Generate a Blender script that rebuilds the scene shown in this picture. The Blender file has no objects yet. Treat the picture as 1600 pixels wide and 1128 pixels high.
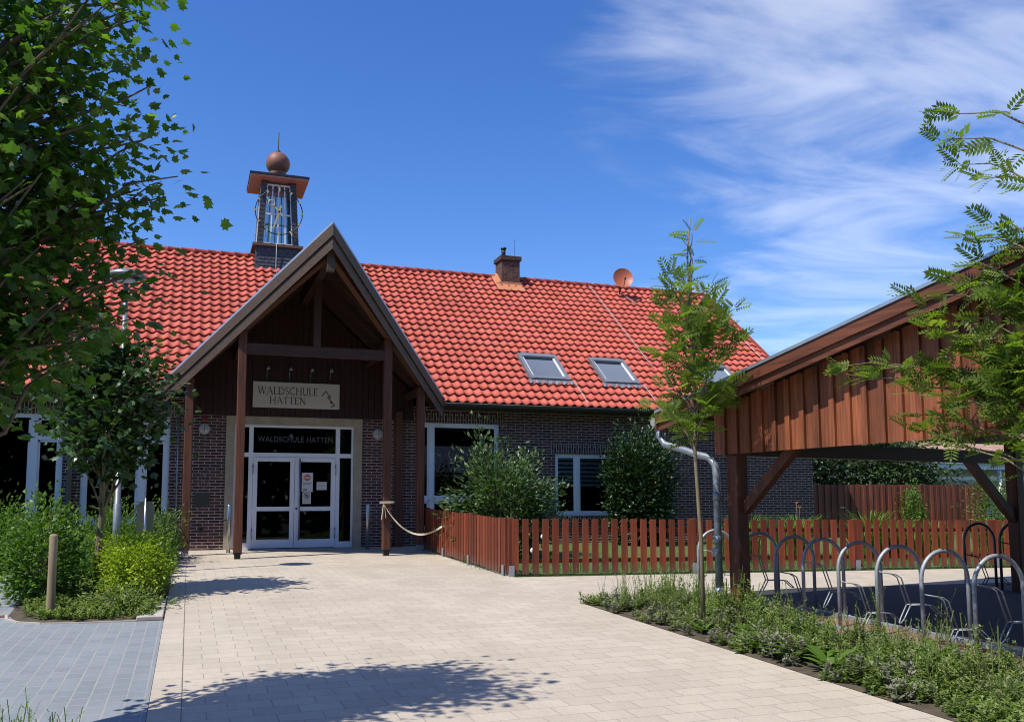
import bpy, math, random
import numpy as np
from mathutils import Vector, Matrix
random.seed(7); rng = np.random.default_rng(11)
R = math.radians
S = bpy.context.scene
COL = S.collection

# ------------------------------------------------------------------ camera, sky, sun, exposure
SLOPE = 0.027                                  # the forecourt rises gently to the school
def G(y): return SLOPE * min(max(y, -20.0), 40.0)
cam = bpy.data.cameras.new('camera'); camo = bpy.data.objects.new('camera', cam); COL.objects.link(camo)
cam.sensor_fit = 'HORIZONTAL'; cam.sensor_width = 36.0; cam.lens = 36.0 * 1400 / 1600
cam.shift_y = 83 / 1600; cam.clip_end = 2000
ph, pt, ro = R(19.8), math.atan(0.1), 0.004
fw = Vector((math.sin(ph) * math.cos(pt), math.cos(ph) * math.cos(pt), math.sin(pt)))
rt = Vector((math.cos(ph), -math.sin(ph), 0)); up = rt.cross(fw)
r2 = rt * math.cos(ro) - up * math.sin(ro); u2 = rt * math.sin(ro) + up * math.cos(ro)
M4 = Matrix((r2, u2, -fw)).transposed().to_4x4(); M4.translation = Vector((0, 0, 1.62))
camo.matrix_world = M4
S.camera = camo

SUN_AZ, SUN_EL = R(20), R(57)                  # light travels to +x and a little to +y
ld = Vector((math.cos(SUN_EL) * math.cos(SUN_AZ), math.cos(SUN_EL) * math.sin(SUN_AZ), -math.sin(SUN_EL)))
sun = bpy.data.lights.new('sun', 'SUN'); suno = bpy.data.objects.new('sun', sun); COL.objects.link(suno)
sun.energy = 4.3; sun.angle = R(0.5); sun.color = (1.0, 0.945, 0.85)
suno.rotation_euler = ld.to_track_quat('-Z', 'Y').to_euler()
suno.location = (-20, -8, 30)

W = bpy.data.worlds.new('World'); S.world = W; W.use_nodes = True
nt = W.node_tree; nt.nodes.clear()
def N(t, typ, **kw):
    n = t.nodes.new(typ)
    for k, v in kw.items(): setattr(n, k, v)
    return n
out = N(nt, 'ShaderNodeOutputWorld'); bg = N(nt, 'ShaderNodeBackground'); bg.inputs[1].default_value = 0.115
sky = N(nt, 'ShaderNodeTexSky', sky_type='NISHITA', sun_disc=False)
sky.sun_elevation = SUN_EL
sky.sun_rotation = math.atan2(-ld.x, -ld.y)    # same direction as the lamp
sky.air_density = 1.0; sky.dust_density = 0.25; sky.ozone_density = 4.0; sky.altitude = 300
hsv = N(nt, 'ShaderNodeHueSaturation'); hsv.inputs['Saturation'].default_value = 1.26; hsv.inputs['Hue'].default_value = 0.513; hsv.inputs['Value'].default_value = 1.12
tc = N(nt, 'ShaderNodeTexCoord'); sep = N(nt, 'ShaderNodeSeparateXYZ')
# high thin cirrus: the view direction is dropped on a flat layer, then two noises
zz = N(nt, 'ShaderNodeMath', operation='MAXIMUM'); zz.inputs[1].default_value = 0.05
dx = N(nt, 'ShaderNodeMath', operation='DIVIDE'); dy = N(nt, 'ShaderNodeMath', operation='DIVIDE')
cmb = N(nt, 'ShaderNodeCombineXYZ')
L = nt.links.new
L(tc.outputs['Generated'], sep.inputs[0]); L(sep.outputs['Z'], zz.inputs[0])
L(sep.outputs['X'], dx.inputs[0]); L(zz.outputs[0], dx.inputs[1]); L(sep.outputs['Y'], dy.inputs[0]); L(zz.outputs[0], dy.inputs[1])
L(dx.outputs[0], cmb.inputs[0]); L(dy.outputs[0], cmb.inputs[1])
mp = N(nt, 'ShaderNodeMapping'); mp.inputs['Rotation'].default_value = (0, 0, R(-38)); mp.inputs['Location'].default_value = (5.3, -1.4, 0); mp.inputs['Scale'].default_value = (0.62, 1.05, 1)
L(cmb.outputs[0], mp.inputs[0])
n1 = N(nt, 'ShaderNodeTexNoise'); n1.inputs['Scale'].default_value = 1.9; n1.inputs['Detail'].default_value = 9; n1.inputs['Roughness'].default_value = 0.56; n1.inputs['Distortion'].default_value = 0.5
L(mp.outputs[0], n1.inputs['Vector'])
n2 = N(nt, 'ShaderNodeTexNoise'); n2.inputs['Scale'].default_value = 0.55; n2.inputs['Detail'].default_value = 3
L(mp.outputs[0], n2.inputs['Vector'])
# the cirrus field lies to the right (towards +x): weight by azimuth
wx = N(nt, 'ShaderNodeMapRange'); wx.inputs['From Min'].default_value = 0.30; wx.inputs['From Max'].default_value = 0.62
wx.inputs['To Min'].default_value = -0.20; wx.inputs['To Max'].default_value = 0.20
az = N(nt, 'ShaderNodeMath', operation='DIVIDE'); hyp = N(nt, 'ShaderNodeVectorMath', operation='LENGTH'); cxy = N(nt, 'ShaderNodeCombineXYZ')
L(sep.outputs['X'], cxy.inputs[0]); L(sep.outputs['Y'], cxy.inputs[1]); L(cxy.outputs[0], hyp.inputs[0])
L(sep.outputs['X'], az.inputs[0]); L(hyp.outputs['Value'], az.inputs[1]); L(az.outputs[0], wx.inputs['Value'])
a1 = N(nt, 'ShaderNodeMath', operation='MULTIPLY'); a1.inputs[1].default_value = 0.6; L(n2.outputs[0], a1.inputs[0])
a2 = N(nt, 'ShaderNodeMath', operation='ADD'); L(n1.outputs[0], a2.inputs[0]); L(a1.outputs[0], a2.inputs[1])
a3 = N(nt, 'ShaderNodeMath', operation='ADD'); L(a2.outputs[0], a3.inputs[0]); L(wx.outputs[0], a3.inputs[1])
cr = N(nt, 'ShaderNodeMapRange', interpolation_type='SMOOTHSTEP'); cr.inputs['From Min'].default_value = 0.80; cr.inputs['From Max'].default_value = 1.20
cr.inputs['To Max'].default_value = 0.40
L(a3.outputs[0], cr.inputs['Value'])
mx = N(nt, 'ShaderNodeMixRGB'); mx.inputs[2].default_value = (7.4, 7.7, 8.0, 1)
lo_ = N(nt, 'ShaderNodeMapRange', interpolation_type='SMOOTHSTEP'); lo_.inputs['From Min'].default_value = .10; lo_.inputs['From Max'].default_value = .34; lo_.inputs['To Min'].default_value = .45
ml = N(nt, 'ShaderNodeMath', operation='MULTIPLY'); L(sep.outputs['Z'], lo_.inputs['Value']); L(lo_.outputs[0], ml.inputs[0]); L(cr.outputs[0], ml.inputs[1])
L(sky.outputs[0], hsv.inputs['Color']); L(hsv.outputs[0], mx.inputs[1]); L(ml.outputs[0], mx.inputs[0]); L(mx.outputs[0], bg.inputs[0]); L(bg.outputs[0], out.inputs[0])

S.view_settings.view_transform = 'Standard'; S.view_settings.look = 'None'; S.view_settings.exposure = 0.56; S.view_settings.gamma = 1
S.cycles.use_denoising = True; S.cycles.filter_width = 1.05
S.cycles.max_bounces = 8; S.cycles.transparent_max_bounces = 12; S.cycles.diffuse_bounces = 3
S.cycles.sample_clamp_indirect = 6

# ------------------------------------------------------------------ helpers
class MB:
    """collects shapes for one mesh object"""
    def __init__(s): s.v = []; s.f = []; s.sm = []
    def add(s, vs, fs, smooth=False):
        o = len(s.v); s.v += [tuple(p) for p in vs]; s.f += [[i + o for i in f] for f in fs]; s.sm += [smooth] * len(fs); return s
    def box(s, a, b):
        x0, y0, z0 = a; x1, y1, z1 = b
        v = [(x0,y0,z0),(x1,y0,z0),(x1,y1,z0),(x0,y1,z0),(x0,y0,z1),(x1,y0,z1),(x1,y1,z1),(x0,y1,z1)]
        return s.add(v, [(3,2,1,0),(4,5,6,7),(0,1,5,4),(1,2,6,5),(2,3,7,6),(3,0,4,7)])
    def bev(s, a, b, e=0.006):
        """box with chamfered vertical edges and top"""
        x0, y0, z0 = a; x1, y1, z1 = b
        def ring(x0, y0, x1, y1, z, e): return [(x0+e,y0,z),(x1-e,y0,z),(x1,y0+e,z),(x1,y1-e,z),(x1-e,y1,z),(x0+e,y1,z),(x0,y1-e,z),(x0,y0+e,z)]
        v = ring(x0,y0,x1,y1,z0,e) + ring(x0,y0,x1,y1,z1-e,e) + ring(x0+e,y0+e,x1-e,y1-e,z1,e)
        f = [tuple(range(7,-1,-1)), tuple(range(16,24))]
        for k in range(2):
            for i in range(8): j = (i+1) % 8; f.append((k*8+i, k*8+j, k*8+8+j, k*8+8+i))
        return s.add(v, f)
    def beam(s, p, q, w, h, upv=(0,0,1)):
        p = Vector(p); q = Vector(q); d = (q-p).normalized(); u = Vector(upv)
        sd = d.cross(u).normalized(); u = sd.cross(d)
        v = []
        for c in (p, q):
            for a, b in ((-1,-1),(1,-1),(1,1),(-1,1)): v.append(c + sd*(a*w/2) + u*(b*h/2))
        return s.add(v, [(3,2,1,0),(4,5,6,7),(0,1,5,4),(1,2,6,5),(2,3,7,6),(3,0,4,7)])
    def tube(s, pts, r, n=8, cap=True):
        pts = [Vector(p) for p in pts]; rr = r if hasattr(r, '__len__') else [r]*len(pts)
        t0 = (pts[1]-pts[0]).normalized(); a = Vector((0,0,1)) if abs(t0.z) < .9 else Vector((1,0,0))
        nx = t0.cross(a).normalized(); v = []
        for i, p in enumerate(pts):
            t = (pts[min(i+1,len(pts)-1)] - pts[max(i-1,0)]).normalized()
            nx = (nx - t*nx.dot(t)).normalized(); ny = t.cross(nx)
            for k in range(n):
                an = 2*math.pi*k/n; v.append(p + (nx*math.cos(an) + ny*math.sin(an))*rr[i])
        f = []
        for i in range(len(pts)-1):
            for k in range(n): j = (k+1) % n; f.append((i*n+k, i*n+j, (i+1)*n+j, (i+1)*n+k))
        s.add(v, f, True)
        if cap:
            o = len(s.v) - len(v); s.f += [[o+k for k in range(n-1,-1,-1)], [o+len(v)-n+k for k in range(n)]]; s.sm += [False]*2
        return s
    def lathe(s, prof, c=(0,0,0), n=24):
        v = []; f = []
        for r_, z in prof:
            for k in range(n): an = 2*math.pi*k/n; v.append((c[0]+r_*math.cos(an), c[1]+r_*math.sin(an), c[2]+z))
        for i in range(len(prof)-1):
            for k in range(n): j = (k+1) % n; f.append((i*n+k, i*n+j, (i+1)*n+j, (i+1)*n+k))
        return s.add(v, f, True)
    def prism(s, poly, off):
        """poly: list of 3-D points; off: extrusion vector"""
        n = len(poly); o = Vector(off); v = [Vector(p) for p in poly]; v = v + [p+o for p in v]
        return s.add(v, [tuple(range(n-1,-1,-1)), tuple(range(n,2*n))] + [(i,(i+1)%n,n+(i+1)%n,n+i) for i in range(n)])

def wloc(o):
    v = Vector((0,0,0))
    while o: v += o.location; o = o.parent
    return v
def link(name, me, mat, parent=None):
    o = bpy.data.objects.new(name, me); COL.objects.link(o)
    if mat:
        for m in (mat if isinstance(mat, (list, tuple)) else [mat]): me.materials.append(m)
    if parent: o.parent = parent
    return o
def part(name, mb, mat, parent=None, local=False, loc=None):
    """one mesh object; coordinates are the world's unless local"""
    off = Vector((0,0,0)) if local else (wloc(parent) if parent else Vector((0,0,0)))
    if loc is not None: off = Vector(loc)
    me = bpy.data.meshes.new(name)
    me.from_pydata([tuple(Vector(p)-off) for p in mb.v], [], mb.f)
    me.polygons.foreach_set('use_smooth', mb.sm)
    o = link(name, me, mat, parent)
    if loc is not None: o.location = off - (wloc(parent) if parent else Vector((0,0,0)))
    return o
def tag(o, label=None, cat=None, group=None, kind=None):
    if label: o['label'] = label
    if cat: o['category'] = cat
    if group: o['group'] = group
    if kind: o['kind'] = kind
    return o
def thing(name, label, cat, loc, group=None, rz=0):
    o = bpy.data.objects.new(name, None); COL.objects.link(o); o.location = loc; o.rotation_euler = (0,0,rz)
    o.empty_display_size = .2
    return tag(o, label, cat, group)
def dup(root, loc=None, rz=None, label=None):
    def cp(o, par):
        c = o.copy(); COL.objects.link(c)
        if par: c.parent = par
        for ch in list(o.children): cp(ch, c)
        return c
    r = cp(root, None)
    if loc is not None: r.location = loc
    if rz is not None: r.rotation_euler = (0,0,rz)
    if label: r['label'] = label
    return r

# ------------------------------------------------------------------ materials
def mat(name, col, rough=.6, metal=0, spec=.5):
    m = bpy.data.materials.new(name); m.use_nodes = True
    b = m.node_tree.nodes['Principled BSDF']; b.inputs['Base Color'].default_value = (*col, 1)
    b.inputs['Roughness'].default_value = rough; b.inputs['Metallic'].default_value = metal; b.inputs['Specular IOR Level'].default_value = spec
    return m
def nodes(m): return m.node_tree, m.node_tree.nodes['Principled BSDF']
def mapped(t, scale=(1,1,1), rot=(0,0,0), src='Position'):
    if src == 'Position': g = N(t, 'ShaderNodeNewGeometry'); o = g.outputs['Position']
    else: g = N(t, 'ShaderNodeTexCoord'); o = g.outputs['Object']
    p = N(t, 'ShaderNodeMapping'); p.inputs['Scale'].default_value = scale; p.inputs['Rotation'].default_value = rot
    t.links.new(o, p.inputs[0]); return p.outputs[0]
def noise(t, vec, scale, detail=4, rough=.55, dist=0):
    n = N(t, 'ShaderNodeTexNoise'); n.inputs['Scale'].default_value = scale; n.inputs['Detail'].default_value = detail
    n.inputs['Roughness'].default_value = rough; n.inputs['Distortion'].default_value = dist
    if vec: t.links.new(vec, n.inputs['Vector'])
    return n.outputs['Fac']
def ramp(t, fac, stops):
    r_ = N(t, 'ShaderNodeValToRGB'); e = r_.color_ramp.elements
    e[0].position, e[0].color = stops[0][0], (*stops[0][1], 1); e[1].position, e[1].color = stops[1][0], (*stops[1][1], 1)
    for p, c in stops[2:]: x = e.new(p); x.color = (*c, 1)
    t.links.new(fac, r_.inputs[0]); return r_.outputs[0]
def mix(t, fac, a, b, mode='MIX'):
    m = N(t, 'ShaderNodeMixRGB', blend_type=mode)
    for i, x in ((0, fac), (1, a), (2, b)):
        if isinstance(x, (int, float)): m.inputs[i].default_value = x
        elif isinstance(x, tuple): m.inputs[i].default_value = (*x, 1)
        else: t.links.new(x, m.inputs[i])
    return m.outputs[0]
def bump(t, b, h, strength=.3, dist=.01):
    n = N(t, 'ShaderNodeBump'); n.inputs['Strength'].default_value = strength; n.inputs['Distance'].default_value = dist
    t.links.new(h, n.inputs['Height']); t.links.new(n.outputs[0], b.inputs['Normal'])
def noisy(name, c0, c1, scale=8, rough=.7, stretch=(1,1,1), metal=0, bmp=.2, spec=.4, lo=.3, hi=.7, src='Position', dist=.004):
    m = mat(name, c0, rough, metal, spec); t, b = nodes(m)
    f = noise(t, mapped(t, stretch, src=src), scale, 6, .6)
    t.links.new(ramp(t, f, [(lo, c0), (hi, c1)]), b.inputs['Base Color'])
    if bmp: bump(t, b, f, bmp, dist)
    return m
def wood(name, c0, c1, axis='z', rough=.6, spec=.35, fade=None):
    """stained boards: long grain along the axis, knots, and a shade per board from the 'tint' attribute"""
    m = mat(name, c0, rough, 0, spec); t, b = nodes(m)
    st = {'z': (14,14,.7), 'x': (.7,14,14), 'y': (14,.7,14)}[axis]
    v = mapped(t, st, src='Object'); f = noise(t, v, 2.2, 6, .62, .4)
    f2 = noise(t, mapped(t, (1,1,1), src='Object'), 1.3, 3)
    oi = N(t, 'ShaderNodeObjectInfo')
    c = ramp(t, f, [(.36, c0), (.66, c1)])
    c = mix(t, .35, c, ramp(t, f2, [(.3, (.35,.35,.35)), (.7, (.75,.75,.75))]), 'OVERLAY')
    at = N(t, 'ShaderNodeAttribute', attribute_name='tint')
    mr = N(t, 'ShaderNodeMapRange'); mr.inputs['To Min'].default_value = .64; mr.inputs['To Max'].default_value = 1.32; t.links.new(at.outputs['Fac'], mr.inputs[0])
    mr2 = N(t, 'ShaderNodeMapRange'); mr2.inputs['To Min'].default_value = .86; mr2.inputs['To Max'].default_value = 1.14; t.links.new(oi.outputs['Random'], mr2.inputs[0])
    pr = N(t, 'ShaderNodeMath', operation='MULTIPLY'); t.links.new(mr.outputs[0], pr.inputs[0]); t.links.new(mr2.outputs[0], pr.inputs[1])
    cc = N(t, 'ShaderNodeVectorMath', operation='SCALE'); t.links.new(c, cc.inputs[0]); t.links.new(pr.outputs[0], cc.inputs['Scale'])
    res = cc.outputs[0]
    if fade:   # weathered, bleached feet of the pickets
        g = N(t, 'ShaderNodeTexCoord'); sp = N(t, 'ShaderNodeSeparateXYZ'); t.links.new(g.outputs['Object'], sp.inputs[0])
        r_ = N(t, 'ShaderNodeMapRange'); r_.inputs['From Min'].default_value = fade; r_.inputs['From Max'].default_value = .02
        r_.inputs['To Max'].default_value = .75
        t.links.new(sp.outputs['Z'], r_.inputs[0]); res = mix(t, r_.outputs[0], res, (.15,.085,.068))
    t.links.new(res, b.inputs['Base Color']); bump(t, b, f, .35, .003)
    return m

def brick(name, c0, c1, mortar, soldier=False):
    m = mat(name, c0, .75, 0, .3); t, b = nodes(m)
    g = N(t, 'ShaderNodeNewGeometry'); sp = N(t, 'ShaderNodeSeparateXYZ'); t.links.new(g.outputs['Position'], sp.inputs[0])
    ad = N(t, 'ShaderNodeMath', operation='ADD'); t.links.new(sp.outputs['X'], ad.inputs[0]); t.links.new(sp.outputs['Y'], ad.inputs[1])
    cb = N(t, 'ShaderNodeCombineXYZ')
    t.links.new(ad.outputs[0], cb.inputs[1 if soldier else 0]); t.links.new(sp.outputs['Z'], cb.inputs[0 if soldier else 1])
    wob = N(t, 'ShaderNodeTexNoise'); wob.inputs['Scale'].default_value = 9; t.links.new(g.outputs['Position'], wob.inputs['Vector'])
    wv = N(t, 'ShaderNodeVectorMath', operation='SCALE'); wv.inputs['Scale'].default_value = .006; t.links.new(wob.outputs['Color'], wv.inputs[0])
    va = N(t, 'ShaderNodeVectorMath', operation='ADD'); t.links.new(cb.outputs[0], va.inputs[0]); t.links.new(wv.outputs[0], va.inputs[1])
    k = N(t, 'ShaderNodeTexBrick'); k.offset = .5; k.inputs['Scale'].default_value = 1
    k.inputs['Brick Width'].default_value = .25; k.inputs['Row Height'].default_value = .071; k.inputs['Mortar Size'].default_value = .0085
    k.inputs['Mortar Smooth'].default_value = .2; k.inputs['Bias'].default_value = -.1
    k.inputs['Color1'].default_value = (*c0, 1); k.inputs['Color2'].default_value = (*c1, 1); k.inputs['Mortar'].default_value = (*mortar, 1)
    t.links.new(va.outputs[0], k.inputs['Vector'])
    f = noise(t, g.outputs['Position'], 5, 6)
    c = mix(t, .45, k.outputs['Color'], ramp(t, f, [(.3, (.3,.3,.3)), (.7, (.72,.72,.72))]), 'OVERLAY')
    t.links.new(c, b.inputs['Base Color'])
    inv = N(t, 'ShaderNodeMath', operation='SUBTRACT'); inv.inputs[0].default_value = 1; t.links.new(k.outputs['Fac'], inv.inputs[1])
    bump(t, b, inv.outputs[0], .6, .008)
    return m

def paver(name, c0, c1, c2, joint, bw, rh, mort, rot=0, big=.35):
    m = mat(name, c0, .85, 0, .25); t, b = nodes(m)
    v = mapped(t, (1,1,1), (0,0,rot))
    wob = N(t, 'ShaderNodeTexNoise'); wob.inputs['Scale'].default_value = 7; wob.inputs['Detail'].default_value = 3; t.links.new(v, wob.inputs['Vector'])
    wv = N(t, 'ShaderNodeVectorMath', operation='SCALE'); wv.inputs['Scale'].default_value = .008; t.links.new(wob.outputs['Color'], wv.inputs[0])
    va = N(t, 'ShaderNodeVectorMath', operation='ADD'); t.links.new(v, va.inputs[0]); t.links.new(wv.outputs[0], va.inputs[1])
    k = N(t, 'ShaderNodeTexBrick'); k.offset = .47; k.inputs['Scale'].default_value = 1; k.inputs['Brick Width'].default_value = bw
    k.inputs['Row Height'].default_value = rh; k.inputs['Mortar Size'].default_value = mort; k.inputs['Mortar Smooth'].default_value = .1
    k.inputs['Color1'].default_value = (*c0, 1); k.inputs['Color2'].default_value = (*c1, 1); k.inputs['Mortar'].default_value = (*joint, 1)
    t.links.new(va.outputs[0], k.inputs['Vector'])
    f = noise(t, v, .9, 5, .6); f2 = noise(t, v, 60, 3, .7)
    c = mix(t, big, k.outputs['Color'], ramp(t, f, [(.3, c1), (.7, c2)]))
    c = mix(t, .25, c, ramp(t, f2, [(.3, (.3,.3,.3)), (.7, (.7,.7,.7))]), 'OVERLAY')
    c = mix(t, .30, c, ramp(t, noise(t, v, .38, 6, .62), [(.32,(.38,.37,.35)),(.68,(.62,.62,.62))]), 'OVERLAY')
    c = mix(t, .22, c, ramp(t, noise(t, mapped(t,(1,.35,1)), 1.7, 7, .7), [(.35,(.34,.34,.33)),(.6,(.58,.58,.58))]), 'OVERLAY')
    # joints fill with sand here and there
    c = mix(t, k.outputs['Fac'], c, mix(t, noise(t, v, 2.5, 3), joint, c0))
    st = N(t, 'ShaderNodeTexVoronoi'); st.inputs['Scale'].default_value = 2.3; t.links.new(v, st.inputs['Vector'])
    c = mix(t, ramp(t, st.outputs['Distance'], [(.008, (.8,.8,.8)), (.03, (0,0,0))]), c, (.12,.1,.08))
    t.links.new(c, b.inputs['Base Color'])
    inv = N(t, 'ShaderNodeMath', operation='SUBTRACT'); inv.inputs[0].default_value = 1; t.links.new(k.outputs['Fac'], inv.inputs[1])
    bump(t, b, inv.outputs[0], .5, .006)
    return m

def leafmat(name, dark, mid, light, trans=.35, rough=.45, spec=.35):
    m = bpy.data.materials.new(name); m.use_nodes = True; t, b = nodes(m)
    at = N(t, 'ShaderNodeAttribute', attribute_name='tint')
    c = ramp(t, at.outputs['Fac'], [(0, dark), (1, light), (.55, mid)])
    t.links.new(c, b.inputs['Base Color']); b.inputs['Roughness'].default_value = rough; b.inputs['Specular IOR Level'].default_value = spec
    tr = N(t, 'ShaderNodeBsdfTranslucent'); tm = mix(t, 1, c, (1.0,1.15,.35), 'MULTIPLY'); t.links.new(tm, tr.inputs[0])
    ms = N(t, 'ShaderNodeMixShader'); ms.inputs[0].default_value = trans
    o = [n for n in t.nodes if n.type == 'OUTPUT_MATERIAL'][0]
    t.links.new(b.outputs[0], ms.inputs[1]); t.links.new(tr.outputs[0], ms.inputs[2]); t.links.new(ms.outputs[0], o.inputs[0])
    return m

def glassmat(name, tint=(.75,.8,.8), refl=.06, see=.55):
    m = bpy.data.materials.new(name); m.use_nodes = True; t = m.node_tree; t.nodes.clear()
    o = N(t, 'ShaderNodeOutputMaterial'); tr = N(t, 'ShaderNodeBsdfTransparent'); tr.inputs[0].default_value = (*[c*see for c in tint], 1)
    gl = N(t, 'ShaderNodeBsdfGlossy'); gl.inputs['Roughness'].default_value = .02; gl.inputs[0].default_value = (.9,.95,1,1)
    fr = N(t, 'ShaderNodeFresnel'); fr.inputs[0].default_value = 1.33
    sc = N(t, 'ShaderNodeMath', operation='MULTIPLY'); sc.inputs[1].default_value = refl/.02; t.links.new(fr.outputs[0], sc.inputs[0]); sc.use_clamp = True
    ms = N(t, 'ShaderNodeMixShader'); t.links.new(sc.outputs[0], ms.inputs[0]); t.links.new(tr.outputs[0], ms.inputs[1]); t.links.new(gl.outputs[0], ms.inputs[2]); t.links.new(ms.outputs[0], o.inputs[0])
    return m

BRICK = brick('dark_red_brick', (.044,.018,.017), (.105,.036,.030), (.33,.295,.27))
SOLDIER = brick('soldier_brick', (.042,.018,.017), (.085,.032,.028), (.33,.30,.28), True)
WHITE = noisy('white_frame_paint', (.62,.64,.67), (.72,.73,.75), 3, .35, bmp=0, spec=.5)
STONE = noisy('sandstone', (.27,.22,.155), (.38,.32,.23), 5, .8)
WPOST = wood('post_wood', (.095,.034,.019), (.20,.070,.034), 'z')
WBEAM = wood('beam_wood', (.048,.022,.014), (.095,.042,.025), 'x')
WBARGE = wood('bargeboard_wood', (.078,.048,.031), (.140,.089,.058), 'x')
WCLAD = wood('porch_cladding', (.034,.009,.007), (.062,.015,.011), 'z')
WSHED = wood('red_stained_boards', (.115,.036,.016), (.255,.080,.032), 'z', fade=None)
WSHEDX = wood('red_stained_fascia', (.105,.034,.016), (.225,.074,.034), 'y')
WPICK = wood('picket_wood', (.120,.026,.011), (.215,.048,.019), 'z', fade=.24)
WBACK = wood('board_fence_wood', (.10,.030,.018), (.18,.052,.028), 'z')
METAL = noisy('galvanised_steel', (.24,.26,.29), (.34,.37,.41), 25, .55, metal=.4, bmp=.05)
STEEL = mat('brushed_steel', (.42,.43,.43), .34, 1)
DARKM = mat('dark_metal', (.03,.032,.035), .45, .6)
GREYM = noisy('grey_metal', (.16,.18,.20), (.23,.25,.28), 10, .45, metal=.4, bmp=0)
ZINC = noisy('zinc_sheet', (.27,.32,.38), (.36,.42,.48), 6, .4, metal=.6, bmp=.05)
GLASS = glassmat('window_glass', refl=.028, see=.8)
GLASSB = glassmat('tower_glass', refl=.035, see=.92)
ROOFGLASS = glassmat('skylight_glass', refl=.13, see=.5)
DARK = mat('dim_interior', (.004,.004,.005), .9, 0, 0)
BARK = noisy('young_bark', (.11,.085,.05), (.22,.18,.11), 14, .85, (1,1,.3), bmp=.5)
BARK2 = noisy('maple_bark', (.10,.08,.055), (.17,.14,.10), 12, .9, (1,1,.3), bmp=.5)

# ------------------------------------------------------------------ the setting: ground sheets
def sheet(name, poly, m, dz, kind='structure'):
    mb = MB(); mb.add([(x, y, G(y)+dz) for x, y in poly], [tuple(range(len(poly)))]); o = part(name, mb, m); return tag(o, kind=kind)
gm = noisy('meadow_ground', (.028,.045,.012), (.06,.085,.025), 1.5, .95, bmp=.4)
mb = MB()
ys = [-150, -20, 40, 400]; xs = [-300, -60, 0, 60, 300]
mb.add([(x, y, G(y)) for y in ys for x in xs], [(j*5+i, j*5+i+1, j*5+i+6, j*5+i+5) for j in range(3) for i in range(4)])
tag(part('ground', mb, gm), kind='structure')
BEIGE = paver('beige_concrete_pavers', (.36,.312,.252), (.43,.378,.308), (.388,.344,.284), (.19,.16,.128), .31, .218, .0042)
GREYP = paver('blue_grey_pavers', (.165,.188,.208), (.205,.226,.246), (.185,.205,.226), (.34,.32,.28), .21, .128, .0065, R(90), .3)
REDP = paver('reddish_pavers', (.20,.105,.08), (.26,.15,.12), (.23,.13,.10), (.12,.10,.08), .2, .1, .006)
ASPH = noisy('dark_asphalt', (.022,.023,.027), (.038,.039,.043), 60, .9, bmp=.3)
SOIL = noisy('bed_soil', (.045,.033,.022), (.10,.078,.052), 9, .95, bmp=.8, dist=.03)
LAWN = noisy('lawn_soil', (.042,.078,.014), (.078,.125,.025), 4, .95, bmp=.4)
sheet('path', [(-.22,-4),(4.9,-4),(4.95,11.12),(6.45,11.25),(8.75,11.62),(20,10.45),(26,9.9),(26,12.2),(15.2,13.12),(5.2,14.33),(5.2,20.4),(5.3,21.9),(-.22,21.9)], BEIGE, .008)
BORD = paver('beige_border_blocks', (.36,.312,.252), (.43,.378,.308), (.388,.344,.284), (.17,.14,.11), 7.0, .33, .0042)
sheet('path_border', [(-.222,-4),(-.006,-4),(-.006,20.1),(-.222,20.1)], BORD, .012)
sheet('border_joint', [(-.006,-4),(-.001,-4),(-.001,20.1),(-.006,20.1)], mat('joint_dirt',(.17,.14,.105),.9), .0125)
sheet('grey_pavement', [(-14,-4),(-.226,-4),(-.226,11.2),(-.5,11.22),(-1.75,11.5),(-1.95,12.1),(-2.3,17.2),(-14,17.2)], GREYP, .006)
sheet('bed_earth', [(-.226,11.2),(-.226,21.9),(-12,21.9),(-12,17.2),(-2.3,17.2),(-1.95,12.1),(-1.75,11.5),(-.5,11.22)], SOIL, .010)
sheet('verge_earth', [(4.905,-4),(6.55,-4),(6.55,11.25),(4.955,11.12)], SOIL, .010)
sheet('rack_paving', [(6.555,-4),(7.62,-4),(7.62,11.35),(6.555,11.25)], REDP, .012)
sheet('shed_floor', [(7.625,-4),(16,-4),(16,10.85),(8.75,11.58),(7.625,11.38)], ASPH, .010)
sheet('lawn', [(5.25,14.4),(15.2,13.2),(26,12.3),(32,24),(17.3,24),(17.3,21.9),(5.25,21.9)], LAWN, .005)
# pale stone edging round the left bed, joint along the path border, gully in front of it
mb = MB()
ed = [(-1.98,12.12),(-1.92,11.78),(-1.76,11.5),(-1.5,11.33),(-1.1,11.24),(-.52,11.2)]
for a, b in zip(ed[:-1], ed[1:]): mb.beam((a[0],a[1],G(a[1])-.004),(b[0],b[1],G(b[1])-.004),.03,.05)
tag(part('bed_kerb', mb, noisy('kerb_stone', (.34,.31,.26),(.43,.40,.34),6,.8)), 'low pale stone kerb curving round the corner of the planted bed', 'kerb', kind='thing')
mb = MB()
for k in range(4): y0 = 11.26 + k*.42; mb.bev((-.52,y0,G(y0)-.02),(-.235,y0+.41,G(y0)+.05),.008)
tag(part('edging_stones', mb, noisy('edging_stone', (.33,.30,.26),(.45,.42,.37),7,.85)), 'row of flat pale edging stones between green bed and beige path', 'edging', kind='thing')
mb = MB()
for k in range(40):
    x = -1.98 - k*.045; mb.beam((x,12.0,G(12)+.012),(x-.03,12.14,G(12.14)+.012),.02,.012)
mb.box((-3.8,11.97,G(12)-.02),(-1.95,12.17,G(12.1)+.008))
tag(part('drain_channel', mb, noisy('rusty_iron', (.12,.045,.03),(.20,.09,.06),20,.8)), 'rust red slotted drain channel across the grey paving at the bed corner', 'drain', kind='thing')

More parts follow.
